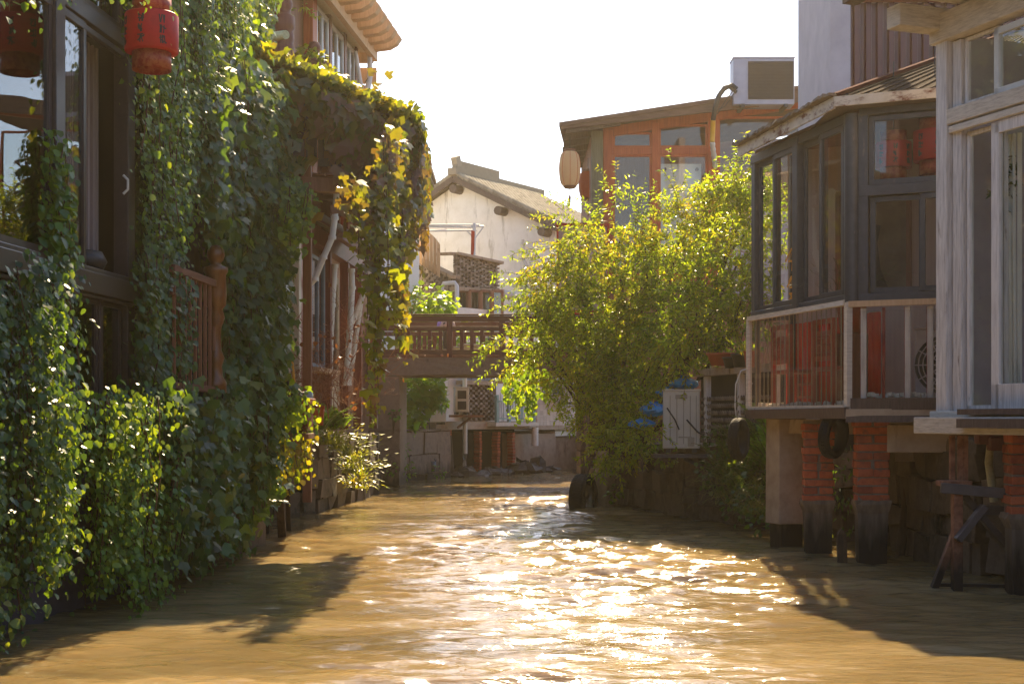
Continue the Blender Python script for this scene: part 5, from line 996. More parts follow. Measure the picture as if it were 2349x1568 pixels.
# posts under the bay
def brick_pillar(label, x, y, s_, zb, zt_):
    t = thing('brick_pillar', label, 'pillar', (x, y, 0), 'brick pillars standing in the water'); q = MB(); q2 = MB(); rz = -.12; M = Matrix.Rotation(rz, 3, 'Z')
    z = zb; i = 0
    while z < zt_ - .04:
        h = .074 + rnd.uniform(-.004, .004)
        for k in (-1, 1):
            dx, dy, sx, sy = ((0, k * s_ / 4, s_, s_ / 2 - .012) if i % 2 == 0 else (k * s_ / 4, 0, s_ / 2 - .012, s_))
            if i % 2 == 0 and k < 0 and rnd.random() < .4:
                for kk in (-1, 1): q.box(Vector((x, y, z + h / 2)) + M @ Vector((kk * s_ * .27 + rnd.uniform(-.01, .01), dy, 0)), (s_ * .44, sy + rnd.uniform(-.012, .012), h), rz + rnd.uniform(-.03, .03))
            else: q.box(Vector((x, y, z + h / 2)) + M @ Vector((dx + rnd.uniform(-.012, .012), dy + rnd.uniform(-.008, .008), 0)), (sx + rnd.uniform(-.012, .012), sy, h), rz + rnd.uniform(-.04, .04))
        z += .088; i += 1
    q.rough(.005, int(x * 50)); q.build('brickwork', m_brick, t, .008); q2.box((x, y, (zb + zt_) / 2), (s_ - .035, s_ - .035, zt_ - zb), rz); q2.build('mortar', m_mortar, t)
    q = MB(); n = 16; rows = [(-.4, .43), (.05, .44), (.25, .45), (zb - .12, .47), (zb - .03, .56), (zb + .015, .55)]; vs = []
    for zz, f in rows:
        for k in range(n):
            a = 2 * math.pi * k / n; cx, cy = math.cos(a), math.sin(a); m_ = max(abs(cx), abs(cy)); r_ = s_ * f / m_ * (.9 + .1 * m_) * rnd.uniform(.95, 1.05); p = M @ Vector((cx * r_, cy * r_, 0)); vs.append((x + p.x, y + p.y, zz + rnd.uniform(-.01, .01)))
    q.add(vs, [(i * n + k, i * n + (k + 1) % n, (i + 1) * n + (k + 1) % n, (i + 1) * n + k) for i in range(len(rows) - 1) for k in range(n)] + [tuple(range(len(vs) - n, len(vs)))], 0, False); q.build('footing', m_foot, t); return t
brick_pillar('red brick pillar on a dark footing, behind the hanging scooter tyre', W(1875, 0, 15.9).x, 15.9, .33, zat(1150, 15.8), 1.48)
brick_pillar('red brick pillar on a dark footing beside the black opening under the bay', W(1998, 0, 15.0).x, 15.0, .345, zat(1150, 14.9), 1.48)
cpst = thing('concrete_post', 'flaking grey concrete post under the far end of the glass bay', 'post', W(1802, 1255, 16.6)); px_ = W(1802, 0, 16.7).x
q = MB(); zc0 = zat(1200, 16.6); q.box((px_, 16.7, (zc0 + 1.5) / 2), (.34, .34, 1.5 - zc0), .3); q.rough(.012, 4); q.build('shaft', m_conc, cpst, .012); q = MB(); q.box((px_ + .01, 16.7, zc0 / 2 - .2), (.27, .27, zc0 + .4), .3); q.rough(.02, 5); q.build('footing', m_foot, cpst, .01)
q = MB(); q.beam(Vector((px_, 16.75, 1.41)), Vector((4.6, 14.9, 1.41)), .26, .16); q.beam(Vector((3.9, 14.75, 1.3)), Vector((5.4, 14.1, 1.3)), .22, .28); q.rough(.01, 4); solo(q, 'support_beam', m_conc, 'concrete beam carrying the glass bay across its pillars', 'beam', (3.6, 15.5, 1.3), bevel=.01)
sw = thing('back_wall', 'near black wall behind the opening under the glass bay, shade put in its colour', 'wall', (5, 17, 0)); q = MB(); q.beam(Vector((4.0, 18.2, .4)), Vector((6.6, 15.2, .4)), .2, 2.4); q.build('wall', m_void, sw)  # near-black all over, in place of the shade under the bay
q = MB(); q.beam(Vector((4.85, 15.2, .5)), Vector((4.85, 15.2, 1.35)), .1, .1); q.beam(Vector((4.15, 15.4, 1.12)), Vector((4.9, 15.1, 1.12)), .1, .16); q.build('opening_frame', m_conc, sw)
for i, (px, lean) in enumerate(((2085, .12), (2105, .06), (2148, .05))):
    p = W(px, 1250, 15.6); q = MB(); q.tube([Vector((p.x - lean, p.y, -.2)), Vector((p.x + lean * .6, p.y + .1, 1.2))], .05 + .012 * i, 10); solo(q, 'bamboo_pole', m_bark, ('dim slanted pole deep in the black opening', 'thicker dim pole in the middle of the black opening', 'pale dim pole at the right edge of the black opening')[i], 'pole', (p.x, p.y, 0), 'poles stored under the bay')
p = W(1932, 1290, 14.8); q = MB(); q.beam(Vector((p.x + .01, p.y, -.3)), Vector((p.x - .01, p.y, .3)), .1, .09, up=(0, 1, 0)); q.prism([Vector((p.x - .06, p.y - .045, .3)), Vector((p.x + .04, p.y - .045, .3)), Vector((p.x - .02, p.y - .045, .36))], (0, .09, 0)); q.rough(.008, 4); solo(q, 'rotten_stake', m_bark, 'short rotten stake with moss between the two brick pillars', 'stake', (p.x, p.y, 0), bevel=.006)
# ---- maroon corrugated block and pale wall behind the bay
mh = thing('corrugated_house', 'tall house with maroon corrugated cladding and a pale corner behind the glass bay roof', 'house', W(2050, 0, 18.6) - Vector((0, 0, W(2050, 0, 18.6).z - 1.1)))
xa, xb = W(1947, 0, 18.6).x, 9.0
q = MB()
for i in range(36):
    x = xa + i * .15; q.prism([(x, 18.6, 4.6), (x + .05, 18.6, 4.6), (x + .065, 18.55, 4.6), (x + .135, 18.55, 4.6), (x + .15, 18.6, 4.6), (x + .15, 18.63, 4.6), (x, 18.63, 4.6)], (0, 0, 2.33 + .0))
q.build('cladding', m_maroon, mh); q = MB(); q.box(((xa + xb) / 2 + .3, 20.6, 4), (xb - xa, 3.8, 7)); q.build('wall', m_lilac, mh)
q = MB(); q.prism([(xa - .26, 18.5, 1.1), (xa - .02, 18.42, 1.1), (xa - .02, 21, 1.1), (xa - .18, 21, 1.1)], (0, 0, 7.5)); q.build('pale_corner', m_lilac, mh)
q = MB(); q.box(((xa + xb) / 2, 18.5, 6.98), (xb - xa, .16, .1)); q.build('top_rail', m_redl, mh); q = MB(); q.box(((xa + xb) / 2, 18.7, 7.3), (xb - xa, .1, .5)); q.build('upper_panel', m_bluegrey, mh)

# ---- white timber house close by on the right
R3a = Vector((3.947, 13.0, 0)); r3d = Vector((.351, -.936, 0)); r3n = Vector((-.936, -.351, 0))       # along the wall towards the viewer; out over the canal
def rp(t, z, o=0): p = R3a + r3d * t + r3n * o; p.z = z; return p
wh = thing('white_timber_house', 'worn white painted timber framed house with sliding glass doors over the water', 'house', rp(2, 1.3)); RL = 6.5
q = MB(); q.beam(rp(.07, 1.52, .02), rp(.07, 4.95, .02), .13, .15, up=r3d); q.build('post', m_wwood, wh, .008); q = MB(); q.beam(rp(.22, 1.52, -.02), rp(.22, 4.9, -.02), .1, .12, up=r3d); q.build('post', m_wwood, wh, .008)
for t in (2.35, 4.6, 6.4): q = MB(); q.beam(rp(t, 1.52, .0), rp(t, 4.9, .0), .13, .16, up=r3d); q.build('post', m_wwood, wh, .008)
q = MB(); q.beam(rp(-.06, 5.04, .04), rp(RL, 5.04, .04), .16, .26); q.build('wall_plate', m_wwoodh, wh, .01)
q = MB(); q.beam(rp(.14, 4.22, .02), rp(RL, 4.22, .02), .12, .14); q.beam(rp(.16, 4.1, .05), rp(RL, 4.1, .05), .05, .06); q.build('transom', m_wwoodh, wh, .006)
q = MB(); q.beam(rp(-.1, 1.44, .1), rp(RL, 1.44, .1), .32, .15); q.beam(rp(-.04, 1.54, .03), rp(RL, 1.54, .03), .2, .06); q.build('sill_beam', m_wwoodh, wh, .01)
q = MB(); q.beam(rp(.52, 1.56, .2), rp(RL, 1.56, .2), .12, .05); q.beam(rp(.6, 1.46, .3), rp(RL, 1.46, .3), .06, .08); q.build('ledge_board', m_slate, wh)
def rsash(t0, t1, za, zb, o, mat, w=.07, bot=None):
    s = MB(); bot = bot or w
    s.beam(rp(t0, za + bot / 2, o), rp(t1, za + bot / 2, o), .045, bot); s.beam(rp(t0, zb - w / 2, o), rp(t1, zb - w / 2, o), .045, w)
    for t in (t0 + w / 2, t1 - w / 2): s.beam(rp(t, za, o), rp(t, zb, o), .045, w, up=r3d)
    f = s.build('window', mat, wh, .004); g_ = MB(); g_.beam(rp(t0 + w, (za + bot + zb - w) / 2, o), rp(t1 - w, (za + bot + zb - w) / 2, o), .006, zb - za - bot - w); g_.build('pane', m_glass, f)
rsash(.3, .76, 4.3, 4.9, -.02, m_wwood, .03); rsash(.76, 1.5, 4.28, 4.86, .04, m_alu, .06); rsash(1.52, 2.26, 4.3, 4.9, -.02, m_wwood, .03); rsash(2.45, 4.5, 4.3, 4.9, -.02, m_wwood, .04); rsash(4.7, 6.3, 4.3, 4.9, -.02, m_wwood, .04)
rsash(.3, .8, 1.58, 4.06, -.04, m_wwood, .04); rsash(.70, 1.55, 1.58, 4.06, .02, m_wwood, .1, .22); rsash(1.5, 2.27, 1.58, 4.06, -.04, m_wwood, .1, .22); rsash(2.45, 3.5, 1.58, 4.06, .02, m_wwood, .1, .22); rsash(3.5, 4.5, 1.58, 4.06, -.04, m_wwood, .1, .22); rsash(4.7, 6.3, 1.58, 4.06, 0, m_wwood, .1, .22)
q = MB(); q.beam(rp(0, 3.2, -3), rp(RL, 3.2, -3), .1, 3.6); q.beam(rp(0, 1.5, -1.6), rp(RL, 1.5, -1.6), 2.8, .08); q.beam(rp(.0, 3.2, -3), rp(.0, 3.2, -.1), .1, 3.6, up=(0, 0, 1)); q.build('inner_wall', m_lilac, wh)
q = MB(); q.beam(rp(-.3, 5.55, -1.3), rp(RL, 5.55, -1.3), 4.2, .14); q.build('roof', m_slate, wh)
for t, z, l in ((-.0, 5.12, .55), (.38, 5.30, .5), (1.0, 5.3, .5), (1.9, 5.3, .5), (2.9, 5.3, .5)): q = MB(); q.beam(rp(t, z, -.3), rp(t, z, l), .2, .2); q.build('eave_beam', m_wwoodh, wh, .01)
q = MB(); q.beam(rp(-.25, 5.36, .85), rp(RL, 5.46, .85), .14, .2); q.build('eave_board', m_slate, wh)
q = MB()
for i in range(22): t = .42 + .012 * i; q.beam(rp(t, 1.62, -.28 - .02 * math.sin(i * 1.9)), rp(t + .03 * math.sin(i), 4.0, -.26 - .02 * math.sin(i * 1.9)), .02, .016, up=r3d)
q.build('curtain', m_white, wh); q = MB()
for i in range(10): t = .66 + .014 * i; q.beam(rp(t, 2.2, -.4), rp(t - .02, 4.05, -.4), .02, .018, up=r3d)
q.build('red_drape', m_redl, wh)
# steel trestle and pillar below it
tr = thing('steel_trestle', 'rusty steel trestle with crossed braces carrying the corner of the white house', 'trestle', W(2195, 1350, 12.5))
q = MB()
for px in (2184, 2202, 2214): q.beam(W(px, 998, 12.7), W(px, 1104, 12.7), .045, .045, up=(0, 1, 0))
q.build('column', m_rust, tr, .004); q = MB(); q.box(W(2188, 1108, 12.6), (.26, .22, .05)); q.build('plate', m_rust, tr, .006)
q = MB(); q.beam(W(2158, 1118, 12.5), W(2318, 1132, 12.4), .09, .09); q.build('angle_bar', m_steel, tr, .006)
q = MB(); q.beam(W(2195, 1128, 12.5), W(2195, 1355, 12.5) - Vector((0, 0, .3)), .085, .085, up=(0, 1, 0)); q.beam(W(2192, 1220, 12.56), W(2142, 1345, 12.6) - Vector((.03, 0, .1)), .06, .08, up=(0, 1, 0)); q.build('leg', m_rust, tr, .006)
q = MB(); q.beam(W(2200, 1125, 12.62), W(2318, 1262, 12.62), .06, .1, up=(0, 1, 0)); q.beam(W(2196, 1238, 12.42), W(2258, 1160, 12.42), .06, .1, up=(0, 1, 0)); q.beam(W(2250, 1168, 12.7), W(2420, 1175, 12.3), .06, .08); q.build('brace', m_steel, tr, .006)
q = MB(); q.beam(W(2142, 1340, 12.7), W(2349, 1344, 12.5), .05, .03); q.build('foot_bar', m_rust, tr)
brick_pillar('red brick pillar with eroded wet footing at the right edge under the white house', W(2342, 0, 12.2).x + .06, 12.25, .33, zat(1180, 12.2), 1.34)
q = MB(); q.box(W(2345, 1018, 12.6) + Vector((.1, .1, 0)), (.7, .3, .12), -.2); q.box(W(2330, 1006, 12.8) + Vector((.1, .1, 0)), (.8, .4, .1), -.2); solo(q, 'bearer_beam', m_redw, 'dark red timber bearer between the right brick pillar and the white sill', 'beam', W(2345, 1025, 12.6), bevel=.01)
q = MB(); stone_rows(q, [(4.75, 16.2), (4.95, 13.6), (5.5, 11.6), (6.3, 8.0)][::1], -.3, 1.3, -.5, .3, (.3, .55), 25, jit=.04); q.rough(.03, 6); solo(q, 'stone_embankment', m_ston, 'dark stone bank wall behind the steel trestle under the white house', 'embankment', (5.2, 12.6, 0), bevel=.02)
q = MB(); q.tube([W(2290, 1010, 12.9), W(2272, 1020, 12.9), W(2268, 1060, 12.9), W(2275, 1110, 12.9), W(2280, 1150, 12.9)], .036, 10); solo(q, 'drain_pipe', m_bamb, 'yellowed plastic drain pipe coming down behind the steel trestle', 'pipe', W(2280, 1150, 12.9))
# ---- houses closing the canal behind the viewer (seen only mirrored in the panes)
q = MB(); q.box((10.5, -9, 4), (6, 18, 8)); q.box((-1, -24, 4.5), (30, 6, 9))
bh = thing('back_house', 'plain rendered house row closing the canal behind the viewer', 'house', (6, -20, 0)); q.build('wall', m_dwall, bh)
# ================================================================== PLANTS
IV = (-4.08, .0844)
def vine(name, label, cat, line, prof, n, mat, size, out=(0, .3), per=1.5, step=.05, seed=1, tm='ivy', nd=None, spread=.06, fray=.15, top_j=12, tilt=.55, short=.25, srad=.006, every=3, belly=.05, group=None, droop=1.0, extra=None):
    st = strands(line, prof, n, out, step, fray, top_j, seed, belly, short)
    if extra: st += extra
    p = st[0][0]; t = thing(name, label, cat, (p[0], p[1], max(0, min(q[-1][2] for q in st))), group)
    nd = nd or (.9965, -.0841 - .35, 0)
    P, Nn, T, s_ = strand_leaves(st, nd, size, per, spread, droop, seed, tilt)
    leaves('leaves', P, Nn, T, s_, tm, mat, t); stems('stems', st, srad, m_vine, t, every); return t
# lower mass hanging into the water, three plants
vine('ivy', 'dark green ivy mass reaching the water at the near corner of the window house', 'ivy', LW, [(-420, 560, 1750), (-120, 600, 1600), (0, 650, 1500), (50, 606, 1480), (90, 605, 1380), (140, 608, 1330), (165, 640, 1290)], 300, lf_ivyd, (.034, .062), (-.08, .52), 2.1, seed=2, fray=.1)
vine('ivy', 'bright glinting ivy curtain hanging from the lower windows into the canal', 'ivy', LW, [(150, 900, 1290), (185, 905, 1300), (200, 905, 1410), (235, 905, 1350), (262, 905, 1300), (300, 905, 1390), (370, 905, 1390), (395, 905, 1290), (415, 905, 1280)], 190, lf_ivy, (.034, .06), (-.08, .54), 2.3, seed=3, fray=.08)
vine('ivy', 'ivy column climbing between the last window and the balcony railing', 'ivy', LW, [(332, 640, 960), (350, 560, 960), (385, 560, 960), (412, 640, 960)], 120, lf_ivyd, (.05, .075), (.06, .26), 2.0, seed=4, fray=.05)
vine('creeper', 'dark glossy broad leaved creeper below the balcony, hanging to the water', 'creeper', LW, [(395, 900, 1270), (440, 905, 1310), (500, 900, 1295), (560, 850, 1240), (600, 850, 1200), (625, 880, 1120), (640, 930, 1010)], 190, lf_ivyd, (.08, .15), (.02, .5), 1.05, .07, seed=5, tm='lobed', tilt=.5, spread=.08, droop=.8)
vine('creeper', 'dark creeper wall climbing behind the newel post up to the canopy', 'creeper', LW, [(470, 150, 480), (500, 140, 540), (516, 140, 905), (560, 130, 930), (600, 170, 930), (632, 210, 900), (655, 230, 560)], 420, lf_ivyd, (.085, .15), (.02, .3), 1.15, .07, seed=6, tm='lobed', spread=.08, fray=.05)
# hanging from above
vine('ivy', 'sunlit yellow green ivy curtain hanging beside the red lantern from above the frame', 'ivy', IV, [(296, -160, 60), (330, -170, 250), (345, -170, 620), (385, -170, 640), (410, -170, 600), (440, -170, 545), (452, -170, 420), (475, -160, 320), (505, -150, 250), (520, -150, 175), (545, -140, 90), (570, -130, 60)], 430, lf_ivy, (.036, .062), (-.28, .06), 1.9, seed=7, fray=.25, every=4)
vine('ivy', 'dark ivy clump on the brick wall beside the bamboo pole', 'ivy', (-4.6, .0844), [(556, -120, 120), (575, -120, 125), (600, -120, 118), (616, -120, 60)], 90, lf_ivy, (.07, .11), (0, .25), 1.5, seed=8, tm='lobed')
vine('ivy', 'ivy trail climbing the dark mullion of the big glass pane', 'ivy', LW, [(104, 310, 640), (116, 300, 640), (128, 305, 640), (142, 420, 640), (150, 560, 640)], 30, lf_ivy, (.05, .085), (.06, .12), 1.7, seed=9, spread=.03)
vine('ivy', 'thin ivy shoots dangling from the top over the big glass pane', 'ivy', LW, [(-60, -160, 60), (20, -160, 70), (60, -160, 95), (90, -160, 40), (125, -160, 20), (200, -160, -20), (260, -160, 20)], 70, lf_ivy, (.04, .06), (.1, .5), 1.0, seed=10, fray=.5)
vine('ivy', 'row of fine ivy shoots trailing over the red lantern', 'ivy', (-3.55, .0844), [(272, -160, 20), (300, -160, 45), (352, -160, 60), (366, -160, 110), (384, -160, 80), (402, -160, 60)], 13, lf_ivy, (.03, .05), (-.1, .05), .9, seed=12, fray=.5, spread=.03)
# canopy creeper
def canopy_creeper():
    t = thing('creeper', 'red and green large leaved creeper sprawling over the dark canopy roof', 'creeper', (-2.2, 17, 4.2)); r = np.random.default_rng(21); P = []; Nn = []; T = []; S_ = []
    def addn(p, n, tdir, s): P.append(p); Nn.append(n); T.append(tdir); S_.append(s)
    for i in range(2300):                               # on top, thick along the front edge
        u = r.random(); v = abs(r.normal(0, .3)); x = -3.42 + 2.2 * u; y = 16.55 + .42 * u + v * 3.5; z = 5.84 - .86 * u + r.uniform(.0, .16) + .05 * math.sin(u * 17)
        if y > 20.6: continue
        addn((x + r.normal(0, .04), y, z), (r.normal(0, .5), -.5 + r.normal(0, .4), 1), (r.normal(.3, .6), -.8 + r.normal(0, .4), -.3), r.uniform(.09, .17))
    for i in range(760):                                # over the front skirt
        u = r.random() ** .8; d = abs(r.normal(0, .40)); dens = .35 + .65 * (.5 + .5 * math.sin(u * 9 + 1))
        if r.random() > dens * (1.1 - .25 * d) + .25 * (u < .16): continue
        x = -3.42 + 2.2 * u; z = 5.82 - .86 * u - d * 1.25; addn((x, 16.5 + .42 * u - r.uniform(.0, .34), z), (r.normal(0, .9), -.8, .5 + r.normal(0, .8)), (r.normal(0, .6), -.3, -1), r.uniform(.11, .25))
    for i in range(1500):                                # over the canal edge
        v = r.random() ** 1.5; d = abs(r.normal(0, .38)); x = -1.22 - .14 * v + r.uniform(-.12, .16); z = 5.03 - d * 1.1 + .08 * math.sin(v * 20)
        addn((x, 16.92 + v * 3.7, z), (1, -.3 + r.normal(0, .5), .4 + r.normal(0, .4)), (.2, r.normal(0, .5), -1), r.uniform(.09, .17))
    leaves('leaves', P, Nn, T, S_, 'lobed', lf_creep, t)
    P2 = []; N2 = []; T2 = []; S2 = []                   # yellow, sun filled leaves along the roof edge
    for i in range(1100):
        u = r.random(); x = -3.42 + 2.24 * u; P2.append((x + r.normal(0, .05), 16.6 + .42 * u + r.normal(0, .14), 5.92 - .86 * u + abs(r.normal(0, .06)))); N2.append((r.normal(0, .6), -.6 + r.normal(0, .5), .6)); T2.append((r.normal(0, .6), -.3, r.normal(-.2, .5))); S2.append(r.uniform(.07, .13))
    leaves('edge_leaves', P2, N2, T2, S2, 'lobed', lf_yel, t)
    mb = MB()
    for i in range(34):
        u = r.random(); x = -3.4 + 2.15 * u; z = 5.84 - .86 * u; p = [Vector((x + .05 * k * r.normal(0, 1), 16.52 + .42 * u - .03 * k, z - .16 * k)) for k in range(int(r.integers(2, 7)))]; mb.tube(p, .007, 4, caps=False)
    for px, py, dx, dy in ((866, 178, 22, -10), (1010 - 162, 208, 8, -22), (826, 182, 18, -14)): mb.tube([W(px, py + 40, 17), W(px + dx * .3, py + 18, 17), W(px + dx, py + dy * .2, 17)], .005, 4, caps=False)
    mb.build('stems', m_vine, t)
    leaves('stray_leaves', [W(888, 178, 17), W(856, 200, 17), W(844, 168, 17), W(690, 182, 16.6), W(922, 300, 17), W(958, 330, 17)], [(0, -1, .5)] * 6, [(.5, -.2, .5), (.6, 0, .3), (.8, 0, .2), (.5, 0, .6), (.6, 0, -.6), (.5, 0, -.8)], [.12, .11, .12, .16, .14, .16], 'lobed', lf_creep, t)
canopy_creeper()
CE = (-1.30, 0.0)
EN = (.6, -.8, 0)
def tresses(label, ropes, line, seed, size, group=None):
    st = []
    for k, (pa, pb, yt, yb, n) in enumerate(ropes): st += strands(line, [(pa, yt, yb - 30), ((pa + pb) / 2, yt, yb), (pb, yt, yb - 40)], n, (-.06, .06), .06, .35, 10, seed + k, .03, .35)
    t = thing('hanging_creeper', label, 'creeper', (st[0][0][0], st[0][0][1], max(0, min(q_[-1][2] for q_ in st))), group); P, Nn, T, s_ = strand_leaves(st, EN, size, 1.25, .045, .8, seed, .7); r = np.random.default_rng(seed)
    up = (P[:, 2] > 3.6) & (r.random(len(P)) < .75) | (r.random(len(P)) < .25)  # browner creeper leaves mostly high up, some scattered lower; the rest yellow
    for m_, k, nm in ((lf_creep, up, 'brownish_leaves'), (lf_yel, ~up, 'leaves')): leaves(nm, P[k], Nn[k], T[k], s_[k], 'lobed', m_, t)
    if seed != 45: stems('stems', st, .006, m_vine, t, 2)
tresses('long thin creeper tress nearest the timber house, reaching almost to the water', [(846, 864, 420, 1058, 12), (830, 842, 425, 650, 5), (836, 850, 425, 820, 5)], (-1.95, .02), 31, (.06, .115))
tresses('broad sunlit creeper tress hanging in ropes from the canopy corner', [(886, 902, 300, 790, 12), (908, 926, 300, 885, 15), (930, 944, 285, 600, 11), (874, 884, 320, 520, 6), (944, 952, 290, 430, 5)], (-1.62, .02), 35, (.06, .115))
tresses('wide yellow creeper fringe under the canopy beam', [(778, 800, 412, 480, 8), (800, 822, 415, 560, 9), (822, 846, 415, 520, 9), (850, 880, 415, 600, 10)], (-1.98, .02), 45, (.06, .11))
vine('hanging_creeper', 'small bright green creeper tress in front of the cream doors', 'creeper', (-2.72, .02), [(655, 400, 560), (672, 410, 600), (688, 420, 590), (704, 430, 520), (716, 440, 470)], 42, lf_ivy, (.05, .085), (-.1, .1), 1.4, .05, seed=34, nd=EN, spread=.05, fray=.3)
vine('ivy', 'bright ivy trailing down below the planter ledge to the stakes', 'ivy', (-2.78, .0), [(606, 1000, 1120), (630, 1005, 1160), (655, 1010, 1150), (680, 1005, 1130), (704, 1000, 1110)], 60, lf_yel, (.05, .085), (-.1, .15), 1.3, seed=35, nd=EN, spread=.06, fray=.4)
vine('ivy', 'dark ivy draped over the red planter box', 'ivy', (-2.60, .0), [(640, 885, 930), (664, 890, 1000), (684, 892, 1005), (702, 905, 1000), (714, 930, 1000)], 60, lf_ivy, (.045, .08), (-.08, .08), 1.3, seed=36, nd=EN, spread=.05, fray=.3)
# tufts: ferns, grasses, dry shrub
def tuft(name, label, cat, spots, mat, n, ln, wd_l, tm='blade', up=1.0, spr=.8, fern=False, group=None, seed=1):
    r = np.random.default_rng(seed); t = thing(name, label, cat, spots[0], group); P = []; Nn = []; T = []; S_ = []; mb = MB()
    for sx, sy, sz in spots:
        for i in range(n):
            a = r.uniform(0, 6.28); d = np.array([math.cos(a) * spr * r.uniform(.3, 1), math.sin(a) * spr * r.uniform(.3, 1), up * r.uniform(.5, 1.1)]); d /= np.linalg.norm(d); L_ = ln * r.uniform(.5, 1.15); p = np.array([sx + r.normal(0, .05), sy + r.normal(0, .05), sz]); pts = [p.copy()]; m = 10 if fern else 5
            for k in range(m):
                d = d + np.array([0, 0, -.22 if fern else -.3]) * (5 / m) * (.4 + k / m); d /= np.linalg.norm(d); q_ = p + d * L_ / m
                if fern:
                    sd_ = np.cross(d, [0, 0, 1.]); sd_ /= max(np.linalg.norm(sd_), 1e-6); w_ = wd_l * math.sin(math.pi * (k + 1.2) / (m + 1.6))
                    for s_ in (-1, 1):
                        for h in (0, .5): P.append(p + (q_ - p) * h); T.append(sd_ * s_ + d * .35); Nn.append(np.cross(sd_, d) + r.normal(0, .15, 3)); S_.append(w_ * r.uniform(.85, 1.15))
                p = q_; pts.append(p.copy())
            if fern: mb.tube([tuple(x) for x in pts], .004, 3, caps=False)
            else:
                for k in range(m): P.append(pts[k]); T.append(pts[k + 1] - pts[k]); Nn.append(np.cross(pts[k + 1] - pts[k], [math.sin(a), -math.cos(a), .1]) + r.normal(0, .01, 3)); S_.append(np.linalg.norm(pts[k + 1] - pts[k]) * 1.15 if tm == 'blade' else wd_l * r.uniform(.7, 1.2))
    leaves('leaves', P, Nn, T, S_, tm if not fern else 'lance', mat, t)
    if mb.v: mb.build('stems', m_vine, t)
    return t
tuft('fern', 'light green fern clump on the embankment under the dry shrub', 'fern', [W(735, 985, 21.4), W(752, 975, 21.8), W(768, 985, 22)], lf_fern, 20, .5, .085, fern=True, seed=41)
tuft('reed_plant', 'feathery green plants hanging over the stone embankment towards the bridge', 'plant', [W(748, 1020, 22.3), W(770, 1030, 22.8), W(795, 1045, 23.4), W(812, 1060, 24), (W(826, 1090, 24.6)), W(800, 1085, 23.8)], lf_grass, 46, .75, .1, 'lance', up=.9, seed=42)
tuft('weed', 'yellow green leafy weed at the waterline below the reed plants', 'plant', [W(818, 1110, 24.4), W(828, 1120, 24.6), W(806, 1112, 24.2)], lf_yel, 26, .5, .1, 'lance', up=.6, seed=43)
tuft('grass_tuft', 'sunlit grass tuft beside the planter box', 'grass', [W(715, 950, 20.9), W(726, 968, 21)], lf_yel, 40, .45, .1, seed=44)
def dry_shrub():
    t = thing('dry_shrub', 'leafless reddish brown dry shrub tangled before the timber house', 'shrub', W(745, 960, 21.2)); r = np.random.default_rng(50); mb = MB(); P = []
    def grow(p, d, L_, rad, lv):
        pts = [p]
        for k in range(5): d = d + r.normal(0, .2, 3); d /= np.linalg.norm(d); p = p + d * L_ / 5; pts.append(p)
        mb.tube([tuple(q_) for q_ in pts], [rad * (1 - .13 * k) for k in range(6)], 4, caps=False)
        if lv > 0:
            for k in range(4): grow(pts[r.integers(2, 6)], d + r.normal(0, .75, 3), L_ * r.uniform(.45, .75), rad * .6, lv - 1)
        else: P.append(pts[-1])
    for i in range(26):
        b_ = np.array(W(r.uniform(690, 815), r.uniform(915, 960), r.uniform(20.6, 22.5))); grow(b_, np.array([r.normal(0, .5), r.normal(0, .5), 1.]), r.uniform(.3, .75) if i > 5 else 1.15, .008 if i > 5 else .012, 3)
    mb.build('twigs', m_twig, t); P = np.array(P); P = P[r.random(len(P)) < .06]
    leaves('dead_leaves', P, r.normal(0, 1, (len(P), 3)), r.normal(0, 1, (len(P), 3)), r.uniform(.05, .09, len(P)), 'ivy', leafmat('dead_leaf', ['#6b3a20', '#85502c'], ['#8f5224', '#a86c30'], .4), t)
dry_shrub()
# broad leaved plants at the bridge
def leafcloud(name, label, cat, clumps, n, mat, size, tm, seed, droop=.6, twigs=True, group=None):
    r = np.random.default_rng(seed); t = thing(name, label, cat, clumps[0][0], group); P = []; Nn = []; T = []; mb = MB(); c0 = np.array(clumps[0][0])
    for c, rr in clumps:
        c = np.array(c)
        for i in range(int(n * rr * rr)):
            d = r.normal(0, 1, 3); d /= np.linalg.norm(d); q_ = c + d * rr * r.uniform(.35, 1) ** .6 * np.array([1, 1, .85]); P.append(q_); Nn.append(d * .6 + np.array([0, -.4, .8]) + r.normal(0, .4, 3)); T.append(d + np.array([0, 0, -droop]) + r.normal(0, .4, 3))
        if twigs:
            for i in range(5): e = c + r.normal(0, .4, 3) * rr; mb.tube([tuple(c0 * .3 + c * .7 - np.array([0, 0, rr * .5])), tuple((c + e) / 2), tuple(e)], .008, 4, caps=False)
    leaves('leaves', P, Nn, T, r.uniform(size[0], size[1], len(P)), tm, mat, t)
    if twigs and len(clumps) > 1: mb.build('stems', m_vine, t)
    return t
leafcloud('broad_leaved_plant', 'bright broad leaved plant growing under the bridge beside its pier', 'plant', [(W(950, 900, 34.8), .5), (W(985, 885, 34.9), .4), (W(940, 945, 34.7), .42), (W(1000, 915, 35), .3), (W(930, 985, 34.6), .3)], 620, lf_big, (.14, .26), 'lobed', 61)
leafcloud('vine_bush', 'light green vine bush rising behind the bridge railing', 'bush', [(W(985, 690, 35.6), .55), (W(1015, 695, 35.8), .4), (W(955, 705, 35.4), .45), (W(1000, 730, 35.5), .5), (W(960, 760, 35.3), .5), (W(1030, 790, 35.4), .45), (W(1070, 770, 35.4), .4), (W(985, 800, 35.3), .5), (W(1110, 775, 35.6), .3)], 560, lf_big, (.1, .2), 'ivy', 62)
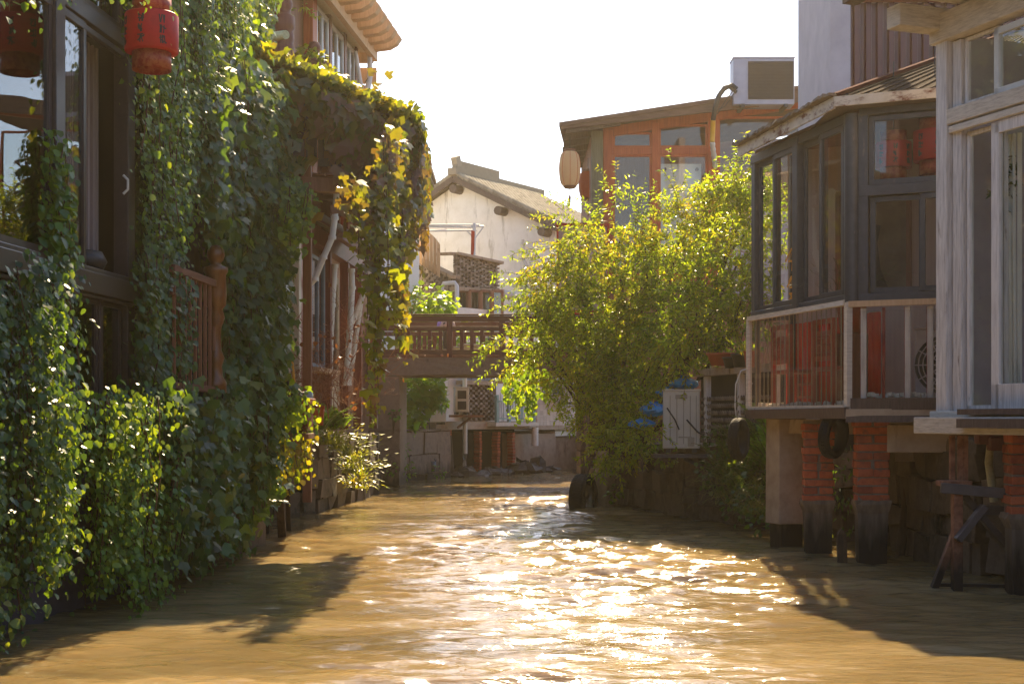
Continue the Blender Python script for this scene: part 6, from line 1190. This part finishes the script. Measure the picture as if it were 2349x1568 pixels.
leafcloud('pier_weed', 'small leafy weeds at the foot of the stone abutment', 'plant', [(W(925, 1060, 33.2), .22), (W(935, 1085, 33), .2), (W(1010, 1082, 35), .16), (W(922, 1030, 33.2), .2)], 900, lf_fern, (.07, .14), 'lance', 63)
leafcloud('pier_creeper', 'small green creeper sprig on the face of the bridge pier', 'plant', [(W(895, 1075, 31.4), .16), (W(905, 950, 31.4), .14)], 1100, lf_fern, (.06, .1), 'ivy', 64)
vine('hanging_vine', 'glowing yellow green vine fringe hanging under the bush beside the bridge', 'vine', (-.2, 0), [(1155, 850, 925), (1175, 850, 945), (1200, 855, 935), (1225, 860, 930), (1250, 870, 900)], 44, lf_big, (.07, .11), (0, .1), 1.2, seed=65, nd=(0, -1, 0), fray=.4) if False else None
def fringe():
    r = np.random.default_rng(66); st = []
    for i in range(46):
        px = r.uniform(1155, 1262); p = W(px, 845 + r.uniform(-6, 20), 26.5 + r.uniform(-.5, .5)); L_ = r.uniform(.25, .85) * (1 if px < 1235 else .6); st.append(np.array([(p.x + r.normal(0, .01), p.y, p.z - k * .06) for k in range(int(L_ / .06) + 2)]))
    t = thing('hanging_vine', 'glowing yellow green vine fringe hanging below the bush beside the bridge deck', 'vine', W(1205, 930, 26.5)); P, Nn, T, s_ = strand_leaves(st, (0, -1, 0), (.07, .11), 1.3, .04, 1, 66); leaves('leaves', P, Nn, T, s_, 'ivy', lf_big, t); stems('stems', st, .005, m_vine, t)
fringe()
# ---- the big bush over the right bank
def big_bush():
    t = thing('flowering_bush', 'huge backlit golden green bush leaning over the canal from the right bank', 'bush', W(1560, 1040, 24.5)); r = np.random.default_rng(71)
    cl = [(1300, 650, 24.6, .75), (1390, 600, 25, .9), (1480, 570, 25, .85), (1560, 545, 25.0, .8), (1640, 510, 24.8, .75), (1700, 440, 24.4, .55), (1740, 500, 24.2, .7), (1540, 690, 24.2, 1.05), (1440, 740, 24.2, 1.1), (1330, 745, 24.6, .85), (1255, 730, 25, .55), (1215, 790, 25.2, .38), (1290, 830, 25, .6), (1390, 880, 24.4, .72), (1490, 840, 23.8, .85), (1620, 650, 23.4, .85), (1700, 590, 22.8, .75), (1420, 950, 23.8, .48), (1400, 1010, 23.9, .36), (1640, 730, 22.8, .7), (1330, 570, 25, .4), (1225, 660, 25.2, .3), (1560, 790, 23, .6), (1700, 690, 22.2, .5), (1480, 930, 23.3, .45), (1395, 1060, 23.9, .26), (1720, 410, 24.2, .42), (1660, 470, 24.4, .5), (1475, 1000, 22.6, .3), (1310, 900, 25, .35), (1440, 900, 24.6, .6), (1370, 960, 25, .45), (1450, 1020, 25, .4), (1420, 820, 24.2, .8), (1300, 700, 24.6, .6)]
    cen = np.array(W(1500, 800, 24.6)); P = []; Nn = []; T = []; S_ = []; mb = MB(); cl = [(a_, b_, Z_ * .905, r_ * .905) for a_, b_, Z_, r_ in cl]
    def spray(p, d, L_, lf=.09, m=None):
        m = m or max(4, int(L_ / .035)); pts = [p]; d = d / np.linalg.norm(d)
        for k in range(m):
            d = d + np.array([0, 0, -.05]) + r.normal(0, .07, 3); d /= np.linalg.norm(d); p = p + d * L_ / m; pts.append(p)
            for h in range(2):
                s_ = np.cross(d, r.normal(0, 1, 3)); s_ /= max(np.linalg.norm(s_), 1e-6); P.append(p); T.append(s_ + d * .6 + np.array([0, 0, -.25])); Nn.append(np.array([0, -.25, .8]) + r.normal(0, .5, 3)); S_.append(lf * r.uniform(.65, 1.25))
        mb.tube([tuple(x) for x in pts[::2]], .004, 3, caps=False)
    for px, py, Z, rr in cl:
        c = np.array(W(px, py, Z))
        for i in range(int(215 * rr ** 1.7)):
            d = r.normal(0, 1, 3); d /= np.linalg.norm(d); q_ = c + d * rr * (r.random() ** .5) * np.array([.95, .5, .86])
            dd = d * .6 + np.array([-.25, -.2, -.05]) + r.normal(0, .5, 3); spray(q_, dd, r.uniform(.16, .4))
    for (px, py, Z, dx, dy, L_) in ((1180, 700, 25, -1, .12, .6), (1160, 770, 25, -1, -.1, .55), (1190, 830, 25, -1, -.35, .7), (1140, 800, 25, -1, -.5, .5), (1200, 640, 25.2, -1, .15, .5), (1240, 600, 25.2, -.9, .3, .55), (1290, 530, 25.2, -.8, .5, .6), (1380, 500, 25, -.5, .8, .55), (1400, 440, 25.1, -.15, 1, .45), (1460, 520, 25, .1, 1, .7), (1500, 500, 25, -.3, .8, .75), (1535, 490, 24.9, .1, 1, .8), (1560, 480, 24.9, -.25, 1, .95), (1590, 470, 24.9, .3, .9, .6), (1640, 420, 24.6, .2, 1, .5), (1700, 380, 24.2, .0, 1, .45), (1722, 370, 24.1, .1, 1, .4), (1420, 470, 25, .2, 1, .6), (1230, 820, 25, -1, -.2, .75), (1255, 870, 25, -1, -.2, .5), (1330, 520, 25, -.6, .6, .7), (1310, 480, 25.1, -.6, .3, .4), (1660, 640, 22.5, .6, .2, .6), (1710, 640, 22.3, .5, -.3, .5), (1270, 560, 25.2, -1, .2, .5)):
        for k in range(3): spray(np.array(W(px + r.normal(0, 8), py + r.normal(0, 8), Z * .905)), np.array([dx, r.normal(0, .3), dy]) + r.normal(0, .12, 3), L_ * r.uniform(.7, 1.1), .085, int(L_ / .05))
    leaves('leaves', P, Nn, T, S_, 'lance', lf_tree, t); mb.build('twigs', m_vine, t)
    mb = MB(); base = np.array(W(1450, 1010, 22.9)); base[2] = 1.0
    for px, py, Z, rr in cl[:24]:
        c = np.array(W(px, py, Z)); m_ = base * .45 + c * .55 + r.normal(0, .18, 3); m_[2] = base[2] + (c[2] - base[2]) * .4; mb.tube([tuple(base + r.normal(0, .08, 3)), tuple(m_), tuple(c * .75 + m_ * .25 + r.normal(0, .1, 3)), tuple(c)], [.05, .035, .022, .01], 6)
    mb.build('trunk', m_bark, t)
    st = []
    for px, py, dx, dy in ((1736, 585, -60, -14), (1736, 640, -75, 20), (1736, 700, -50, -35), (1738, 610, -70, 30), (1736, 670, -60, 6)):
        pts = [W(px + dx * k / 5 + r.normal(0, 4), py + dy * k / 5 + r.normal(0, 5), 20.5) for k in range(6)]; st.append(pts)
    mb = MB(); [mb.tube(p, .009, 5) for p in st]; mb.build('bare_branches', m_ply, t)
big_bush()
# right bank undergrowth
tuft('fern', 'bright fern fronds arching beside the hanging scooter tyre', 'fern', [W(1745, 1010, 18.4), W(1760, 985, 18.2), W(1735, 1045, 18.3), W(1775, 1030, 18), W(1762, 1075, 18)], lf_fern, 13, .55, .1, fern=True, seed=81)
tuft('fern', 'darker fern clump lower down at the shaded bank', 'fern', [W(1690, 1020, 19.4), W(1670, 1060, 19.6), W(1720, 1100, 18.6), W(1655, 1100, 20.2), W(1690, 1130, 19.4)], lf_ivyd, 13, .5, .09, fern=True, seed=82)
tuft('bank_grass', 'long drooping grass covering the shaded bank beside the concrete post', 'grass', [W(px, py, Z) for px, py, Z in ((1660, 1110, 19.8), (1690, 1090, 19.3), (1720, 1070, 18.7), (1740, 1110, 18.3), (1700, 1140, 19), (1760, 1130, 17.9), (1740, 1165, 18), (1675, 1155, 19.4), (1720, 1180, 18.3), (1645, 1140, 20), (1755, 1185, 17.7))], lf_grass, 60, .55, .1, up=.55, seed=83)
leafcloud('bank_ivy', 'small leaved ivy along the foot of the shaded bank', 'ivy', [(W(1650, 1085, 20), .35), (W(1690, 1165, 19), .25), (W(1740, 1150, 18), .3), (W(1760, 1195, 17.6), .25), (W(1650, 1010, 20.2), .3), (W(1740, 1090, 18), .28)], 800, lf_ivyd, (.05, .09), 'ivy', 84, twigs=False)
leafcloud('dark_shrub', 'dark shrub behind the balustrade pots, shaded by the bush', 'shrub', [(W(1700, 780, 20.6), .35), (W(1660, 750, 21), .45), (W(1730, 730, 20.4), .4), (W(1640, 800, 21.4), .35)], 700, lf_ivyd, (.08, .16), 'lance', 85)
leafcloud('wall_ivy', 'ivy sprigs trailing over the stone wall under the cream air conditioner', 'ivy', [(W(1420, 1060, 23.6), .2), (W(1530, 1050, 21.4), .18), (W(1490, 1010, 22), .25), (W(1412, 1130, 24), .18), (W(1415, 1180, 24.3), .1)], 900, lf_ivy, (.05, .09), 'ivy', 86, twigs=False)
leafcloud('pillar_weed', 'dark ferns and weeds behind the brick pillars', 'plant', [(W(1935, 1120, 17), .35), (W(1930, 1060, 17), .3), (W(1940, 1190, 16.8), .3), (W(1845, 1180, 17.5), .25)], 600, lf_ivyd, (.06, .12), 'lance', 87, twigs=False)
q_ = [(W(1709, 820, 19.0), lf_fern, 'young green plant in the middle black pot', 88), (W(1722, 815, 18.5), lf_yel, 'light green seedling in the orange pot by the glass bay', 89)]
for c, m_, lb_, sd_ in q_: tuft('potted_plant', lb_, 'plant', [c], m_, 12, .26, .09, 'lance', seed=sd_)
tuft('dried_stalk', 'dried brown flower stalk standing above the terracotta pot', 'plant', [W(1716, 815, 18.6)], m_twig, 5, .62, .045, 'lance', up=2.2, spr=.25, seed=90)
tuft('sword_plant', 'dark sword leaved potted plant inside the glass bay window', 'plant', [sp_(.75, 2.75, -.25), sp_(.45, 2.8, -.3)], lf_dark, 44, .62, .1, up=.9, seed=91)
q = MB(); q.lathe([(0, 0), (.12, 0), (.16, .3), (0, .3)], sp_(.6, 2.42, -.3), 16); solo(q, 'plant_pot', m_terra, 'brown pot of the sword leaved plant inside the glass bay', 'pot', sp_(.6, 2.42, -.3))
q = MB(); q.box(sp_(.6, 2.0, -.3), (.3, .3, .82), ca); solo(q, 'plant_stand', m_brown, 'brown wooden stand under the potted plant inside the glass bay', 'stand', sp_(.6, 1.6, -.3), bevel=.01)
leafcloud('hanging_plant', 'small dark trailing plant behind the glass of the white timber house', 'plant', [(rp(.52, 3.75, -.25), .1), (rp(.56, 3.6, -.25), .08), (rp(.5, 3.5, -.25), .1), (rp(.54, 3.35, -.25), .05)], 2600, lf_dark, (.06, .1), 'lobed', 92)
leafcloud('fence_ivy', 'ivy growing over the picket fence top', 'ivy', [(W(690, 120, 19.9), .12), (W(705, 118, 20), .1), (W(722, 125, 20.1), .1), (W(740, 135, 20.2), .09), (W(680, 140, 19.9), .14), (W(682, 165, 19.8), .12), (W(757, 165, 20.3), .1), (W(757, 185, 20.3), .1)], 2200, lf_yel, (.05, .085), 'ivy', 93, twigs=False)
leafcloud('balcony_sprig', 'yellow leaved twig beside the red post of the upper floor', 'plant', [(W(695, 15, 20.5), .06), (W(705, 22, 20.5), .05), (W(715, 30, 20.5), .05), (W(725, 36, 20.5), .04), (W(660, 25, 20.8), .08)], 3000, lf_yel, (.07, .11), 'lance', 94, twigs=False)
# small rush at the weir of foam, left ivy foot is wet: nothing built
# ================================================================== AIR
hz = MB(); hz.box((0, 30, 6.5), (90, 90, 16.0))
hm = bpy.data.materials.new('haze'); hm.use_nodes = True; nt = hm.node_tree; nt.nodes.remove(nt.nodes['Principled BSDF'])
pv = N(nt, 'VolumePrincipled'); pv.inputs['Color'].default_value = (1.0, .86, .62, 1); pv.inputs['Density'].default_value = HAZE = .0009; pv.inputs["Anisotropy"].default_value = .8
nt.links.new(pv.outputs[0], nt.nodes['Material Output'].inputs['Volume'])
hz.build('haze', hm, kind='stuff')
